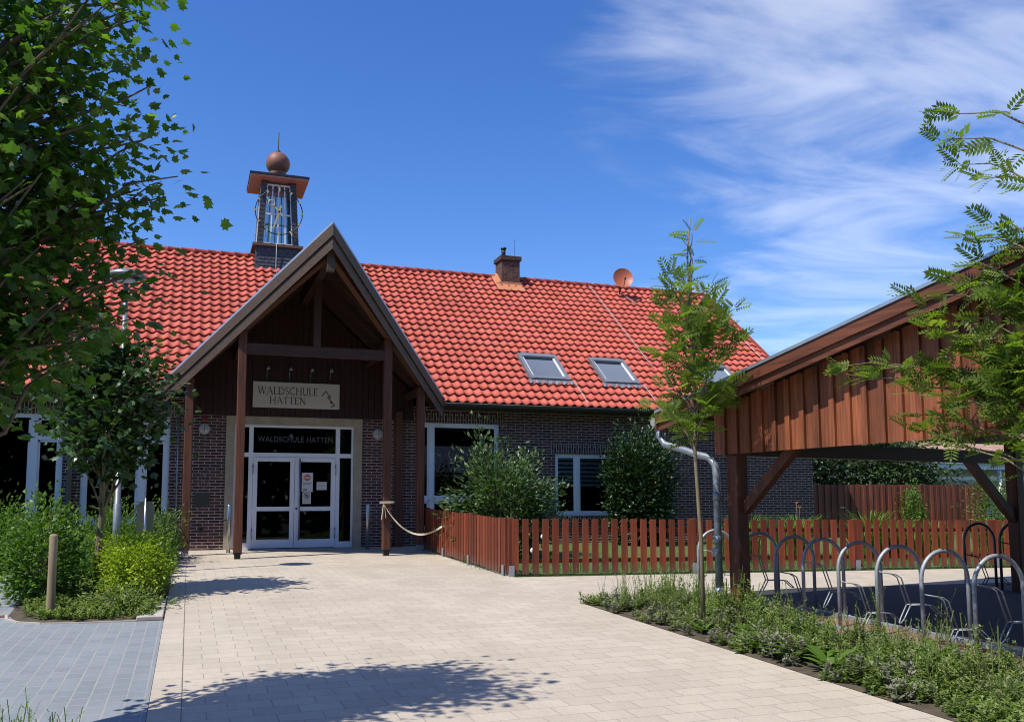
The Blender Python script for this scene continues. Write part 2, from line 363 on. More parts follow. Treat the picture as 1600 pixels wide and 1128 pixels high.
# ------------------------------------------------------------------ the school building
B = thing('school_building', 'long dark brick school with red tiled roof, white windows and slate clock tower', 'building', (5, 21.8, .58))
YF, EY, EZ, RY, RZ, XR, XL = 21.8, 21.2, 4.13, 27.4, 9.04, 17.36, -13.0
tanp = (RZ-EZ)/(RY-EY)
def roofz(y): return EZ + (y-EY)*tanp
ops = [(-6.2,-2.62,.95,3.62), (-2.25,-.44,1.21,3.62), (.97,3.75,.585,3.5), (5.34,7.5,.95,3.66), (9.05,10.9,1.3,2.93)]
mb = MB()
xs = sorted({-12.9, 17.23} | {o[0] for o in ops} | {o[1] for o in ops}); zs = sorted({.3, 4.08} | {o[2] for o in ops} | {o[3] for o in ops})
for i in range(len(xs)-1):
    for j in range(len(zs)-1):
        cx, cz = (xs[i]+xs[i+1])/2, (zs[j]+zs[j+1])/2
        if any(a < cx < b and c < cz < d for a, b, c, d in ops): continue
        mb.add([(xs[i],YF,zs[j]),(xs[i+1],YF,zs[j]),(xs[i+1],YF,zs[j+1]),(xs[i],YF,zs[j+1])], [(0,1,2,3)])
for a, b, c, d in ops:
    e = YF+.12
    mb.add([(a,YF,c),(a,e,c),(a,e,d),(a,YF,d)], [(0,1,2,3)]); mb.add([(b,YF,c),(b,YF,d),(b,e,d),(b,e,c)], [(0,1,2,3)])
    mb.add([(a,YF,d),(a,e,d),(b,e,d),(b,YF,d)], [(0,1,2,3)]); mb.add([(a,YF,c),(b,YF,c),(b,e,c),(a,e,c)], [(0,1,2,3)])
BY = 2*RY-YF
for x in (17.23, -12.9):
    mb.add([(x,YF,.3),(x,BY,.3),(x,BY,4.08),(x,RY,RZ-.35),(x,YF,4.08)], [(0,1,2,3,4)])
mb.add([(-12.9,BY,.3),(17.23,BY,.3),(17.23,BY,4.08),(-12.9,BY,4.08)], [(0,1,2,3)])
part('wall', mb, BRICK, B)
# soldier courses over and rowlocks under the windows
for a, b, c, d in ops:
    if a == .97: continue
    mb = MB(); mb.box((a-.12,YF-.004,d),(b+.12,YF+.02,d+.25)); part('lintel', mb, SOLDIER, B)
    mb = MB(); mb.box((a-.05,YF-.035,c-.11),(b+.05,YF+.05,c-.002)); part('sill', mb, SOLDIER, B)

def window(x0, x1, z0, z1, mul, tra, parent, w=.075, mw=.11, blinds=None, y=YF+.05, rd=.55):
    f = MB(); d = y+.07
    f.box((x0,y,z0),(x0+w,d,z1)); f.box((x1-w,y,z0),(x1,d,z1)); f.box((x0+w,y,z1-w),(x1-w,d,z1)); f.box((x0+w,y,z0),(x1-w,d,z0+w+.02))
    xsn = [x0+w] + [v for m in mul for v in (m-mw/2, m+mw/2)] + [x1-w]
    for m in mul: f.box((m-mw/2,y-.004,z0+w+.02),(m+mw/2,d,z1-w))
    for i in range(0, len(xsn), 2):
        for tz in tra: f.box((xsn[i],y-.002,tz-.05),(xsn[i+1],d,tz+.05))
    # thinner sash lines inside each light
    zsn = [z0+w+.02] + [v for tz in tra for v in (tz-.05, tz+.05)] + [z1-w]
    for i in range(0, len(xsn), 2):
        for j in range(0, len(zsn), 2):
            a, b, c, e = xsn[i], xsn[i+1], zsn[j], zsn[j+1]
            for q in (((a,c),(a+.045,e)), ((b-.045,c),(b,e)), ((a+.045,e-.045),(b-.045,e)), ((a+.045,c),(b-.045,c+.045))):
                f.box((q[0][0],y+.02,q[0][1]),(q[1][0],d-.005,q[1][1]))
    fr = part('window', f, WHITE, parent)
    g = MB(); g.box((x0+w,y+.045,z0+w),(x1-w,y+.05,z1-w)); part('pane', g, GLASS, fr)
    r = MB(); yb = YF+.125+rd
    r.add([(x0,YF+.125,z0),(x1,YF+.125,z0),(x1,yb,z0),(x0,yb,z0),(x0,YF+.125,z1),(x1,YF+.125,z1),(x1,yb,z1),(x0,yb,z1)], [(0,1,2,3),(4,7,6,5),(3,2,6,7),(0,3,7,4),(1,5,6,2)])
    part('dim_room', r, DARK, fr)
    if blinds:
        bl = MB()
        k = z1-w-.03
        while k > blinds:
            bl.box((x0+w+.01,y+.060,k-.075),(x1-w-.01,y+.066,k)); k -= .115
        part('blind', bl, mat('blind_fabric', (.80,.82,.82), .8), fr)
    return fr
window(-6.2,-2.62,.95,3.62,(-3.2,-4.9),(3.1,),B,.09,.15)
window(-2.25,-.44,1.21,3.62,(-1.02,),(3.1,),B,.09,.15)
window(5.34,7.5,.95,3.66,(5.70,),(1.74,),B,.07,.10)
window(9.05,10.9,1.3,2.93,(9.70,),(),B,.06,.10,2.12)

# doors
ZD = .60
dr = MB(); y0, y1 = YF+.02, YF+.10
for a, b in ((.97,1.02),(1.30,1.40),(3.32,3.42),(3.70,3.75)): dr.box((a,y0,ZD),(b,y1,3.5))
for a, b in ((1.02,1.30),(1.40,3.32),(3.42,3.70)):
    dr.box((a,y0,3.44),(b,y1,3.5)); dr.box((a,y0+.002,2.74),(b,y1,2.84))
for a, b in ((1.02,1.30),(3.42,3.70)): dr.box((a,y0,ZD),(b,y1,ZD+.14))
DF = part('entrance_frame', dr, WHITE, B)
g = MB()
for a, b, c, d in ((1.02,1.30,ZD+.14,2.74),(3.42,3.70,ZD+.14,2.74),(1.02,1.30,2.84,3.44),(1.40,3.32,2.84,3.44),(3.42,3.70,2.84,3.44)): g.box((a,YF+.05,c),(b,YF+.058,d))
part('side_glass', g, GLASS, DF)
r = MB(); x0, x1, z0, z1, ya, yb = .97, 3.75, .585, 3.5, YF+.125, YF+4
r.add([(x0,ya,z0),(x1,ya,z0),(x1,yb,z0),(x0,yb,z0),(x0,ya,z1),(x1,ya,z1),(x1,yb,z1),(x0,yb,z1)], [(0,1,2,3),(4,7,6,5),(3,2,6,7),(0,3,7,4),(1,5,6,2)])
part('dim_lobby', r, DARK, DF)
for k, (a, b) in enumerate(((1.405,2.355),(2.365,3.315))):
    l = MB(); p0, p1 = YF+.005, YF+.07
    l.box((a,p0,ZD+.015),(a+.10,p1,2.735)); l.box((b-.10,p0,ZD+.015),(b,p1,2.735))
    l.box((a+.10,p0,2.635),(b-.10,p1,2.735)); l.box((a+.10,p0,ZD+.015),(b-.10,p1,ZD+.21)); l.box((a+.10,p0,1.475),(b-.10,p1,1.575))
    d = part('door', l, WHITE, B)
    if k: d['label'] = 'right door leaf with long steel pull bar and paper notices'
    g = MB(); g.box((a+.10,YF+.035,ZD+.21),(b-.10,YF+.042,1.475)); g.box((a+.10,YF+.035,1.575),(b-.10,YF+.042,2.635)); part('pane', g, GLASS, d)
    for zc in (.95, 2.45): hg = MB(); xh = a-.004 if k == 0 else b+.004; hg.tube([(xh,YF-.01,zc-.12),(xh,YF-.01,zc+.12)], .014, 8); part('hinge', hg, STEEL, d)
    if k:
        h = MB(); h.tube([(2.47,YF-.07,.78),(2.47,YF-.07,2.70)], .018, 10)
        for zc in (.9, 2.58): h.tube([(2.47,YF-.07,zc),(2.47,YF+.006,zc)], .01, 6)
        part('pull_handle', h, GREYM, d)
        kk = MB(); kk.tube([(2.41,YF-.012,1.53),(2.41,YF+.004,1.53)], .025, 12); part('lock', kk, DARKM, d)
    else: pass
st = MB()
st.box((.78,YF-.035,.56),(.97,YF+.12,3.5)); st.box((3.75,YF-.035,.56),(3.95,YF+.12,3.5)); st.box((.78,YF-.038,3.5),(3.95,YF+.12,3.69))
for x in (.78,3.75): st.box((x-.004,YF-.04,2.02),(x+.204 if x > 1 else x+.194,YF-.03,2.028))
part('stone_surround', st, STONE, B)
tw = MB(); tw.box((.97,YF-.25,.5),(3.75,YF+.1,.592)); part('threshold', tw, noisy('threshold_stone',(.20,.19,.18),(.27,.26,.24),8,.8), B)

# lettering on the fan light (plain sans) – built from the built-in font
def words(txt, size, loc, m, parent, name, width=None, ext=.003, rx=90):
    c = bpy.data.curves.new(name, 'FONT'); c.body = txt; c.size = size; c.align_x = 'CENTER'; c.align_y = 'CENTER'; c.extrude = ext; c.space_character = 1.08
    o = bpy.data.objects.new('tmp', c); COL.objects.link(o); bpy.context.view_layer.update()
    dg = bpy.context.evaluated_depsgraph_get(); me = bpy.data.meshes.new_from_object(o.evaluated_get(dg)); bpy.data.objects.remove(o); bpy.data.curves.remove(c)
    w = max(v.co.x for v in me.vertices) - min(v.co.x for v in me.vertices); sx = width/w if width else 1
    off = wloc(parent)
    for v in me.vertices: x, y, z = v.co; v.co = Vector((loc[0]+x*sx, loc[1]-z, loc[2]+y)) - off
    me.name = name; me.materials.clear(); return link(name, me, m, parent)
words('WALDSCHULE HATTEN', .19, (2.375,YF+.040,3.16), mat('grey_lettering', (.085,.088,.09), .6), DF, 'glass_lettering', 1.74)

# roof tiles: every course is a row of S-shaped pans whose lower edge stands proud of the course below
SKY = ((8.50,9.65,22.15,23.22),(10.66,11.76,22.13,23.19),(14.05,15.2,22.1,23.16))
def tiles(name, y_e, z_e, y_r, z_r, x0, x1, parent, hole=None, flip=1):
    Lsl = math.hypot(y_r-y_e, z_r-z_e); nc = round(Lsl/.342); g = Lsl/nc; pw = .242; sg = 8
    dirv = np.array([0,(y_r-y_e)/Lsl,(z_r-z_e)/Lsl]); nrm = np.array([0,-dirv[2]*flip,abs(dirv[1])])
    nx = int((x1-x0)/pw); t = np.arange(nx*sg+1); u = t/sg
    fr = u % 1.0
    wave = .058*((1+np.sin(2*np.pi*fr))/2)**1.7 - .022
    X = x0 + u*pw; verts = []; faces = []; tint = []
    n = len(t)
    for c in range(nc):
        r = rng.normal(0,.5,nx); jit = np.repeat(rng.normal(0,.0025,nx), sg); jit = np.append(jit, jit[-1])
        rows = []
        for (d, lift, ww) in ((c*g+.09, .020, 1.0), (c*g-.035, .030, 1.0), (c*g-.035, .044, 1.0), ((c+.5)*g, .018, 1.0), ((c+1)*g+.01, -.010, 1.0)):
            P = dirv[None,:]*d + nrm[None,:]*((wave*ww+lift+jit)[:,None]) ; P[:,0] += X; P[:,1] += y_e; P[:,2] += z_e; rows.append(P)
        o = len(verts)*n if False else sum(len(v) for v in verts)
        verts += rows
        for k in range(4):
            a = o + k*n + np.arange(n-1)
            faces.append(np.stack([a, a+1, a+1+n, a+n], 1)); tint.append(np.repeat(r, sg))
    V = np.concatenate(verts); F = np.concatenate(faces); T = np.concatenate(tint)
    C_ = V[F].mean(1); keep = ~((C_[:,1] < 26) & (7.13-2.93*np.abs(C_[:,0]-2.5)/3.21 > C_[:,2]+.02) & (np.abs(C_[:,0]-2.5) < 3.2)); 
    for xa, xb, yb, yt in SKY: keep &= ~((C_[:,0] > xa+.07) & (C_[:,0] < xb-.07) & (C_[:,1] > yb+.07) & (C_[:,1] < yt-.07) & (C_[:,1] < RY))
    F = F[keep]; T = T[keep]
    return fastmesh(name, V, F, T*.22+.5, TILE, parent, smooth=True)
def fastmesh(name, V, F, T, m, parent=None, smooth=False, local=False):
    """F: (n,k) index array or list of such arrays; T: one tint per face"""
    Fs = F if isinstance(F, list) else [F]
    if not local and parent: V = V - np.array(wloc(parent))[None,:]
    me = bpy.data.meshes.new(name); me.vertices.add(len(V)); me.vertices.foreach_set('co', np.ascontiguousarray(V, dtype=np.float32).ravel())
    nl = sum(f.size for f in Fs); npol = sum(len(f) for f in Fs)
    me.loops.add(nl); me.polygons.add(npol)
    me.loops.foreach_set('vertex_index', np.concatenate([f.ravel() for f in Fs]).astype(np.int32))
    tot = np.concatenate([np.full(len(f), f.shape[1]) for f in Fs]); start = np.concatenate([[0], np.cumsum(tot)[:-1]])
    me.polygons.foreach_set('loop_start', start.astype(np.int32))
    me.polygons.foreach_set('use_smooth', np.full(npol, smooth))
    me.update(calc_edges=True)
    if T is not None:
        at = me.attributes.new('tint', 'FLOAT', 'FACE'); at.data.foreach_set('value', np.clip(T,0,1).astype(np.float32))
    return link(name, me, m, parent)
TILE = mat('red_clay_tile', (.42,.07,.04), .72, 0, .2); t_, b_ = nodes(TILE)
at_ = N(t_, 'ShaderNodeAttribute', attribute_name='tint')
c_ = ramp(t_, at_.outputs['Fac'], [(0,(.37,.070,.048)),(1,(.52,.135,.098)),(.5,(.445,.098,.068))])
f_ = noise(t_, mapped(t_), 1.1, 6, .65); f3_ = noise(t_, mapped(t_), 30, 3, .6)
c_ = mix(t_, .5, c_, ramp(t_, f_, [(.3,(.34,.34,.34)),(.72,(.66,.64,.62))]), 'OVERLAY')
c_ = mix(t_, ramp(t_, noise(t_, mapped(t_, (1.5,.25,.25)), 1.6, 5, .65), [(.56,(0,0,0)),(.75,(.30,.30,.30))]), c_, (.22,.085,.065))
c_ = mix(t_, ramp(t_, f3_, [(.62,(0,0,0)),(.78,(.35,.35,.35))]), c_, (.30,.12,.10))
t_.links.new(c_, b_.inputs['Base Color']); bump(t_, b_, f3_, .12, .003)
rf = tiles('roof', EY, EZ, RY, RZ, XL, XR, B)
rb = tiles('roof', 2*RY-EY, EZ, RY, RZ, XL, XR, B, flip=-1)
# roof deck under the tiles closes the attic; ridge tiles, gutter, verge boards
mb = MB()
for s in (1, -1):
    ya = RY + s*(EY+.05-RY)
    if s == -1: mb.add([(XL+.02,ya,EZ-.09),(XR-.02,ya,EZ-.09),(XR-.02,RY,RZ-.10),(XL+.02,RY,RZ-.10)], [(0,1,2,3)])
    else:   # the deck is cut out where the porch roof runs into it
        mb.add([(XL+.02,ya,EZ-.09),(-.68,ya,EZ-.09),(2.5,24.95,7.0),(5.68,ya,EZ-.09),(XR-.02,ya,EZ-.09),(XR-.02,RY,RZ-.10),(XL+.02,RY,RZ-.10)], [(0,1,2,3,4,5,6)])
for xa_, xb2 in ((XL+.05,-.66),(5.66,XR-.05)): mb.box((xa_,EY+.05,EZ-.13),(xb2,YF+.0,EZ-.095))
part('soffit', mb, mat('dark_soffit', (.035,.03,.028), .8), B)
mb = MB(); x = XL
while x < XR-.2:
    e = min(x+.385, XR+.02); prof = []
    for (xx, r_) in ((x, .125), (x+.03,.128), (x+.035,.112), (e+.02,.105)):
        prof.append([(xx, RY+math.cos(a)*r_, RZ-.02+math.sin(a)*r_*.95) for a in np.linspace(-.25, math.pi+.25, 11)])
    v = [p for q in prof for p in q]; mb.add(v, [(i*11+k,i*11+k+1,(i+1)*11+k+1,(i+1)*11+k) for i in range(3) for k in range(10)], True); x += .37
part('ridge_tiles', mb, TILE, B)
CLIP = mat('clip_metal',(.6,.6,.6),.5,.2); x = -5.0
while x < XR: mb = MB(); mb.box((x,RY-.14,RZ+.03),(x+.03,RY-.11,RZ+.06)); part('ridge_clip', mb, CLIP, B); x += 1.11
gm_ = mat('gutter_metal', (.055,.055,.055), .5, .4)
for xg0, xg1 in ((XL,-.70),(5.70,XR)):
    mb = MB(); v = [(xx, EY-.055+math.cos(a)*.075, EZ-.055+math.sin(a)*.075) for xx in (xg0, xg1) for a in np.linspace(math.pi-.1, 2*math.pi+.1, 9)]
    mb.add(v, [(k,k+1,9+k+1,9+k) for k in range(8)], True); mb.tube([(xg0,EY-.13,EZ-.045),(xg1,EY-.13,EZ-.045)], .011, 6)
    part('gutter', mb, gm_, B)
VR = mat('verge_red',(.30,.06,.04),.7)
for s in (1,-1):
    ya = RY + s*(EY-RY)
    for xv in (XR, XL): mb = MB(); mb.beam((xv,ya,EZ-.06),(xv,RY,RZ-.06),.05,.16); part('verge_board', mb, VR, B)
mb = MB(); mb.tube([(-2.46,YF-.09,.45),(-2.46,YF-.09,3.75),(-2.46,EY-.02,3.98)], .055, 10)
for zc in (1.5,3.0): mb.tube([(-2.46,YF-.09,zc-.03),(-2.46,YF-.09,zc+.03)], .062, 10)
part('downpipe', mb, GREYM, B)
mb = MB(); mb.tube([(-.26,YF-.05,.5),(-.26,YF-.05,3.95)], .018, 8)
for zc in (1.1,2.1,3.1): mb.box((-.285,YF-.06,zc-.015),(-.235,YF-.0,zc+.015))
part('conduit', mb, GREYM, B)

# skylights
nrm = Vector((0,-(RZ-EZ),(RY-EY))).normalized(); sl = Vector((0,RY-EY,RZ-EZ)).normalized()
for (xa, xb, yb, yt) in SKY:
    f = MB(); p = Vector((xa,yb,roofz(yb)))+nrm*.02; q = Vector((xb,yb,roofz(yb)))+nrm*.02; ln = (yt-yb)/sl.y
    pt_ = lambda s_, t_2, h: Vector((xa+(xb-xa)*s_,yb,roofz(yb)))+sl*(ln*t_2)+nrm*h
    def slab(mb, s0, s1, t0, t1, h0, h1):
        mb.add([pt_(s0,t0,h0),pt_(s1,t0,h0),pt_(s1,t1,h0),pt_(s0,t1,h0),pt_(s0,t0,h1),pt_(s1,t0,h1),pt_(s1,t1,h1),pt_(s0,t1,h1)], [(3,2,1,0),(4,5,6,7),(0,1,5,4),(1,2,6,5),(2,3,7,6),(3,0,4,7)])
    w = .085
    slab(f,0,w,0,1,-.05,.10); slab(f,1-w,1,0,1,-.05,.10); slab(f,w,1-w,0,.10,-.05,.11); slab(f,w,1-w,.88,1,-.05,.115)
    so = part('skylight', f, GREYM, B)
    f = MB(); ii = .035
    slab(f,w,w+ii,.10,.88,.0,.075); slab(f,1-w-ii,1-w,.10,.88,.0,.075); slab(f,w+ii,1-w-ii,.10,.13,.0,.075)
    part('sash', f, mat('sash_white',(.6,.62,.63),.5), so)
    f = MB(); slab(f,w,1-w,.10,.88,.050,.055); part('pane', f, ROOFGLASS, so)
    f = MB(); slab(f,w,1-w,.10,.88,-.045,-.04); part('dim_shaft', f, mat('shaft',(.13,.16,.20),.9,0,0), so)
    f = MB()
    n_ = 24
    for k in range(n_):   # pleated lead apron below
        s0, s1 = -.06+1.12*k/n_, -.06+1.12*(k+1)/n_
        h0, h1 = .045+.018*math.sin(k*1.7), .045+.018*math.sin((k+1)*1.7)
        f.add([pt_(s0,-.13,h0),pt_(s1,-.13,h1),pt_(s1,.0,.065),pt_(s0,.0,.065)], [(0,1,2,3)])
    part('lead_apron', f, GREYM, so)

# lightning conductor wires down the roof
WIRE = mat('wire_grey',(.45,.42,.40),.5,.3)
for xa, ya, yb in ((12.6,27.3,22.9),(9.75,22.1,21.2),(11.85,22.1,21.2),(16.9,27.2,21.3)):
    mb = MB(); mb.tube([Vector((xa,yy,roofz(yy)))+nrm*.07 for yy in np.linspace(ya,yb,5)], .010, 5); part('conductor_wire', mb, WIRE, B)

# chimney
mb = MB(); mb.box((9.36,26.92,8.35),(9.98,27.55,9.52)); ch = part('chimney', mb, brick('chimney_brick',(.06,.026,.02),(.12,.05,.035),(.13,.10,.08)), B)
mb = MB(); mb.box((9.31,26.87,9.52),(10.03,27.60,9.66)); part('chimney_cap', mb, brick('cap_brick',(.04,.02,.018),(.075,.035,.028),(.09,.075,.06)), ch)
mb = MB(); mb.tube([(9.52,27.2,9.66),(9.52,27.2,9.98)], .07, 10); mb.lathe([(.0,.02),(.10,.0),(.10,-.05)], (9.52,27.2,10.0), 10); part('flue_pipe', mb, DARKM, ch)
mb = MB()
mb.add([(9.12,26.55,roofz(26.55)+.07),(10.08,26.55,roofz(26.55)+.07),(10.08,26.93,roofz(26.93)+.07),(9.12,26.93,roofz(26.93)+.07)], [(0,1,2,3)])
mb.add([(9.12,26.93,roofz(26.93)+.07),(9.36,26.93,roofz(26.93)+.10),(9.36,27.4,roofz(27.4)+.14),(9.12,27.4,roofz(27.4)+.08)], [(0,1,2,3)])
mb.add([(9.30,26.905,8.62),(10.04,26.905,8.62),(10.04,26.905,8.80),(9.30,26.905,8.80)], [(0,1,2,3)])
part('flashing', mb, noisy('copper_flashing', (.42,.17,.08),(.5,.2,.1),4,.6), ch)
mb = MB(); mb.tube([(9.95,27.3,9.6),(9.95,27.3,10.35)], .008, 5); part('lightning_rod', mb, DARKM, ch)

# clock tower on the ridge
TX, TY = 2.28, 27.45
SLATE = noisy('slate', (.035,.038,.045), (.075,.08,.092), 9, .5, bmp=.3)
def frustum(mb, hw0, z0, hw1, z1, hd0=None, hd1=None):
    hd0 = hd0 or hw0; hd1 = hd1 or hw1
    v = [(TX+a*hw0,TY+b*hd0,z0) for a, b in ((-1,-1),(1,-1),(1,1),(-1,1))] + [(TX+a*hw1,TY+b*hd1,z1) for a, b in ((-1,-1),(1,-1),(1,1),(-1,1))]
    return mb.add(v, [(3,2,1,0),(4,5,6,7),(0,1,5,4),(1,2,6,5),(2,3,7,6),(3,0,4,7)])
mb = MB(); frustum(mb, .66, 8.2, .62, 9.22)
# slates of the base: thin overlapping scales on its front and left side
for row in range(6):
    for k in range(7):
        xa = TX-.66+.19*k+(.09 if row % 2 else 0); z0 = 8.55+row*.105
        if xa+.185 > TX+.65: continue
        mb.add([(xa,TY-.668,z0),(xa+.16,TY-.668,z0-.03),(xa+.185,TY-.668,z0+.0),(xa+.185,TY-.648,z0+.13),(xa,TY-.648,z0+.13)], [(0,1,2,3,4)])
TWR = part('clock_tower', mb, SLATE, B)
mb = MB(); frustum(mb, .73, 9.22, .73, 9.30); part('ledge', mb, mat('ledge_brown',(.10,.06,.045),.7), TWR)
hb, ht, zb_, zt_ = .60, .50, 9.30, 11.28
mb = MB()
for sx in (-1,1):
    for sy in (-1,1):
        wv = .17
        v = []
        for hw, z in ((hb, zb_), (ht, zt_)):
            for a, b in ((hw,hw),(hw-wv,hw),(hw-wv,hw-wv),(hw,hw-wv)): v.append((TX+sx*a,TY+sy*b,z))
        mb.add(v, [(0,1,2,3),(7,6,5,4),(0,4,5,1),(1,5,6,2),(2,6,7,3),(3,7,4,0)])
        for row in range(15):   # slate courses
            t0 = row/15; hw = hb+(ht-hb)*t0 + .006; z = zb_+(zt_-zb_)*t0
            mb.box((min(TX+sx*hw,TX+sx*(hw-wv)), TY+sy*hw-.004, z),(max(TX+sx*hw,TX+sx*(hw-wv)), TY+sy*hw+.004, z+.10))
part('corner_slates', mb, SLATE, TWR)
def onface(face, s, t, dpt=0.0):
    """s in -1..1 across, t 0..1 up on a side of the lantern"""
    hw = hb+(ht-hb)*t; z = zb_+(zt_-zb_)*t; a = s*(hw-.17); dd = hw-.03+dpt
    return {0:(TX+a,TY-dd,z), 1:(TX+dd,TY+a,z), 2:(TX-a,TY+dd,z), 3:(TX-dd,TY-a,z)}[face]
mb = MB(); gp = MB()
for fc in range(4):
    for s in (-1,-.5,0,.5,1): mb.beam(onface(fc,s,.02), onface(fc,s,.94), .035 if abs(s) < 1 else .05, .04, onface(fc,0,.5,1) if False else (0,1,0))
    for t in (.02,.48,.94): mb.beam(onface(fc,-1,t), onface(fc,1,t), .05, .045)
    gp.add([onface(fc,-1,.02,-.02),onface(fc,1,.02,-.02),onface(fc,1,.94,-.02),onface(fc,-1,.94,-.02)], [(0,1,2,3)])
part('lantern_frame', mb, mat('lantern_white',(.66,.67,.66),.5), TWR)
part('lantern_glass', gp, GLASSB, TWR)
mb = MB(); frustum(mb, .84, 11.28, .84, 11.33); cap = part('cap', mb, noisy('cap_soffit_wood',(.34,.17,.14),(.44,.24,.195),8,.6,(1,6,1)), TWR)
mb = MB(); frustum(mb, .86, 11.334, .86, 11.40); frustum(mb, .80, 11.404, .20, 11.62); part('cap_sheet', mb, DARKM, TWR)
mb = MB(); n_ = 14; mb.lathe([(.362*math.sin(math.pi*k/n_), -.362*math.cos(math.pi*k/n_)) for k in range(n_+1)], (TX,TY,12.02), 28)
mb.lathe([(.22,-.42),(.26,-.36),(.24,-.28)], (TX,TY,12.02), 20)
part('copper_ball', mb, noisy('aged_copper', (.14,.062,.046),(.24,.105,.075),3,.6,metal=.2), TWR)
mb = MB(); mb.tube([(TX,TY,12.36),(TX,TY,12.42),(TX,TY,12.46),(TX+.01,TY,13.02)], [.07,.075,.022,.012], 8); part('spire', mb, DARKM, TWR)
CY = TY-.76; CZ = 10.26; CR = .68
mb = MB(); mb.tube([(TX+CR*math.sin(a),CY,CZ+CR*math.cos(a)) for a in np.linspace(0,2*math.pi,49)], .016, 6, False)
for a in (R(45),R(135),R(225),R(315)): mb.tube([(TX+CR*math.sin(a),CY,CZ+CR*math.cos(a)),(TX+.42*math.sin(a),CY+.2,CZ+.48*math.cos(a))], .009, 5)
mb.tube([(TX-.03,CY+.35,CZ),(TX,CY-.02,CZ)], .02, 6)
part('clock_ring', mb, DARKM, TWR)
GOLD = mat('clock_gold', (.55,.44,.20), .45, .35)
for h in range(12):
    mb = MB(); a = R(30*h); l = .085 if h % 3 else .12
    mb.beam((TX+(CR-l/2)*math.sin(a),CY-.02,CZ+(CR-l/2)*math.cos(a)),(TX+(CR+l/2)*math.sin(a),CY-.02,CZ+(CR+l/2)*math.cos(a)),.045,.02,(0,1,0)); part('hour_mark', mb, GOLD, TWR)
mb = MB()
def hand(ang, tail, ln, w):
    a = R(ang); d = (math.sin(a), math.cos(a)); mb.beam((TX-d[0]*tail,CY-.04,CZ-d[1]*tail),(TX+d[0]*ln,CY-.04,CZ+d[1]*ln),w,.015,(0,1,0))
hand(197,.20,.56,.05); hand(-42,.16,.24,.05)
a = R(-42); mb.tube([(TX+math.sin(a)*.33+.09*math.cos(b),CY-.05,CZ+math.cos(a)*.33+.09*math.sin(b)) for b in np.linspace(0,2*math.pi,21)], .013, 5, False)
a = R(-42); mb.beam((TX+math.sin(a)*.42,CY-.04,CZ+math.cos(a)*.42),(TX+math.sin(a)*.55,CY-.04,CZ+math.cos(a)*.55),.03,.015,(0,1,0))
part('clock_hands', mb, GOLD, TWR)
mb = MB(); mb.tube([(TX-.05,TY-.74,9.3),(TX-.05,TY-.70,8.6),(TX-.04,26.3,roofz(26.3)+.06)], .01, 5); part('conductor', mb, METAL, TWR)

# ------------------------------------------------------------------ entrance porch with its prow-shaped gable
P = thing('entrance_porch', 'open timber entrance porch with steep pointed gable and brown bargeboards', 'porch', (2.48,20.3,.55))
PX, PZ, PYF = 2.5, 7.13, 17.2
def verge(s, t, dz=0, dy=0): return Vector((PX+s*3.21*t, PYF+3.5*t+dy, PZ-2.93*t+dz))
mb = MB()
for s in (-1, 1):
    for (dz) in (0,):
        top = [Vector((PX,PYF,PZ)), verge(s,1), Vector((PX+s*3.21,21.32,4.2)), Vector((PX,25.05,7.13))]
        if s == 1: top = top[::-1]
        mb.prism([p+Vector((0,0,-.05)) for p in top], (0,0,.05))
part('roof_sheet', mb, ZINC, P)
mb = MB()
for s in (-1, 1):
    top = [verge(s,0,0,.10), verge(s,.985,0,.10), Vector((PX+s*3.16,21.6,4.245)), Vector((PX,24.9,7.13))]
    if s == 1: top = top[::-1]
    mb.prism([p+Vector((0,0,-.22)) for p in top], (0,0,.165))
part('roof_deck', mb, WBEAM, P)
for s in (-1, 1):
    mb = MB()
    def board(y0, y1, za, zb):
        a, b = verge(s,0), verge(s,1.0)
        v = [(PX,PYF+y0,PZ+za),(b.x,b.y+y0,b.z+za),(b.x,b.y+y0,b.z+zb),(PX,PYF+y0,PZ+zb)]
        if s == 1: v = v[::-1]
        mb.prism(v, (0,y1-y0,0))
    board(-.01,.05,-.285,-.052); board(.035,.085,-.54,-.275)
    o = part('bargeboard', mb, WBARGE, P)
    mb = MB(); mb.beam((PX+s*3.20,20.66,4.06),(PX+s*3.20,21.3,4.06),.05,.22); part('eave_board', mb, WBARGE, P)
    # rafters showing under the overhang, and the raking beam on the posts
    mb = MB(); mb.beam((PX+s*2.86,20.62,4.20),(PX+s*.04,17.58,6.56),.13,.20); part('raking_beam', mb, WPOST, P)
    for yy in (18.3,19.2,20.1,21.0):
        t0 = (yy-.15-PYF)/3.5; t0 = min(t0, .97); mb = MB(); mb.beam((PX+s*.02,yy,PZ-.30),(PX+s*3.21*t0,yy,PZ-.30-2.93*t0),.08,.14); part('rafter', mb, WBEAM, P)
    ab = MB(); xa = PX+s*2.54; ab.bev((xa-.085,20.22,.70),(xa+.085,20.40,4.34),.012); post = part('post', ab, WPOST, P)
    ft = MB(); ft.box((xa-.075,20.24,.545),(xa+.075,20.38,.70)); part('post_shoe', ft, noisy('shoe_zinc',(.22,.22,.22),(.30,.30,.30),9,.6), post)
    xb = PX+s*1.53; bb = MB(); bb.bev((xb-.085,19.14,.66),(xb+.085,19.31,5.22),.012); post = part('post', bb, WPOST, P)
    ft = MB(); ft.box((xb-.06,19.17,.53),(xb+.06,19.29,.66)); ft.box((xb-.082,19.15,.62),(xb+.082,19.3,.658)); part('post_shoe', ft, DARKM, post)
xw = 4.83; bb = MB(); bb.bev((xw-.085,21.58,.58),(xw+.085,21.75,3.9),.012); part('post', bb, WPOST, P)
mb = MB(); mb.beam((.95,19.225,4.86),(4.0,19.225,4.86),.12,.22); part('tie_beam', mb, WBEAM, P)
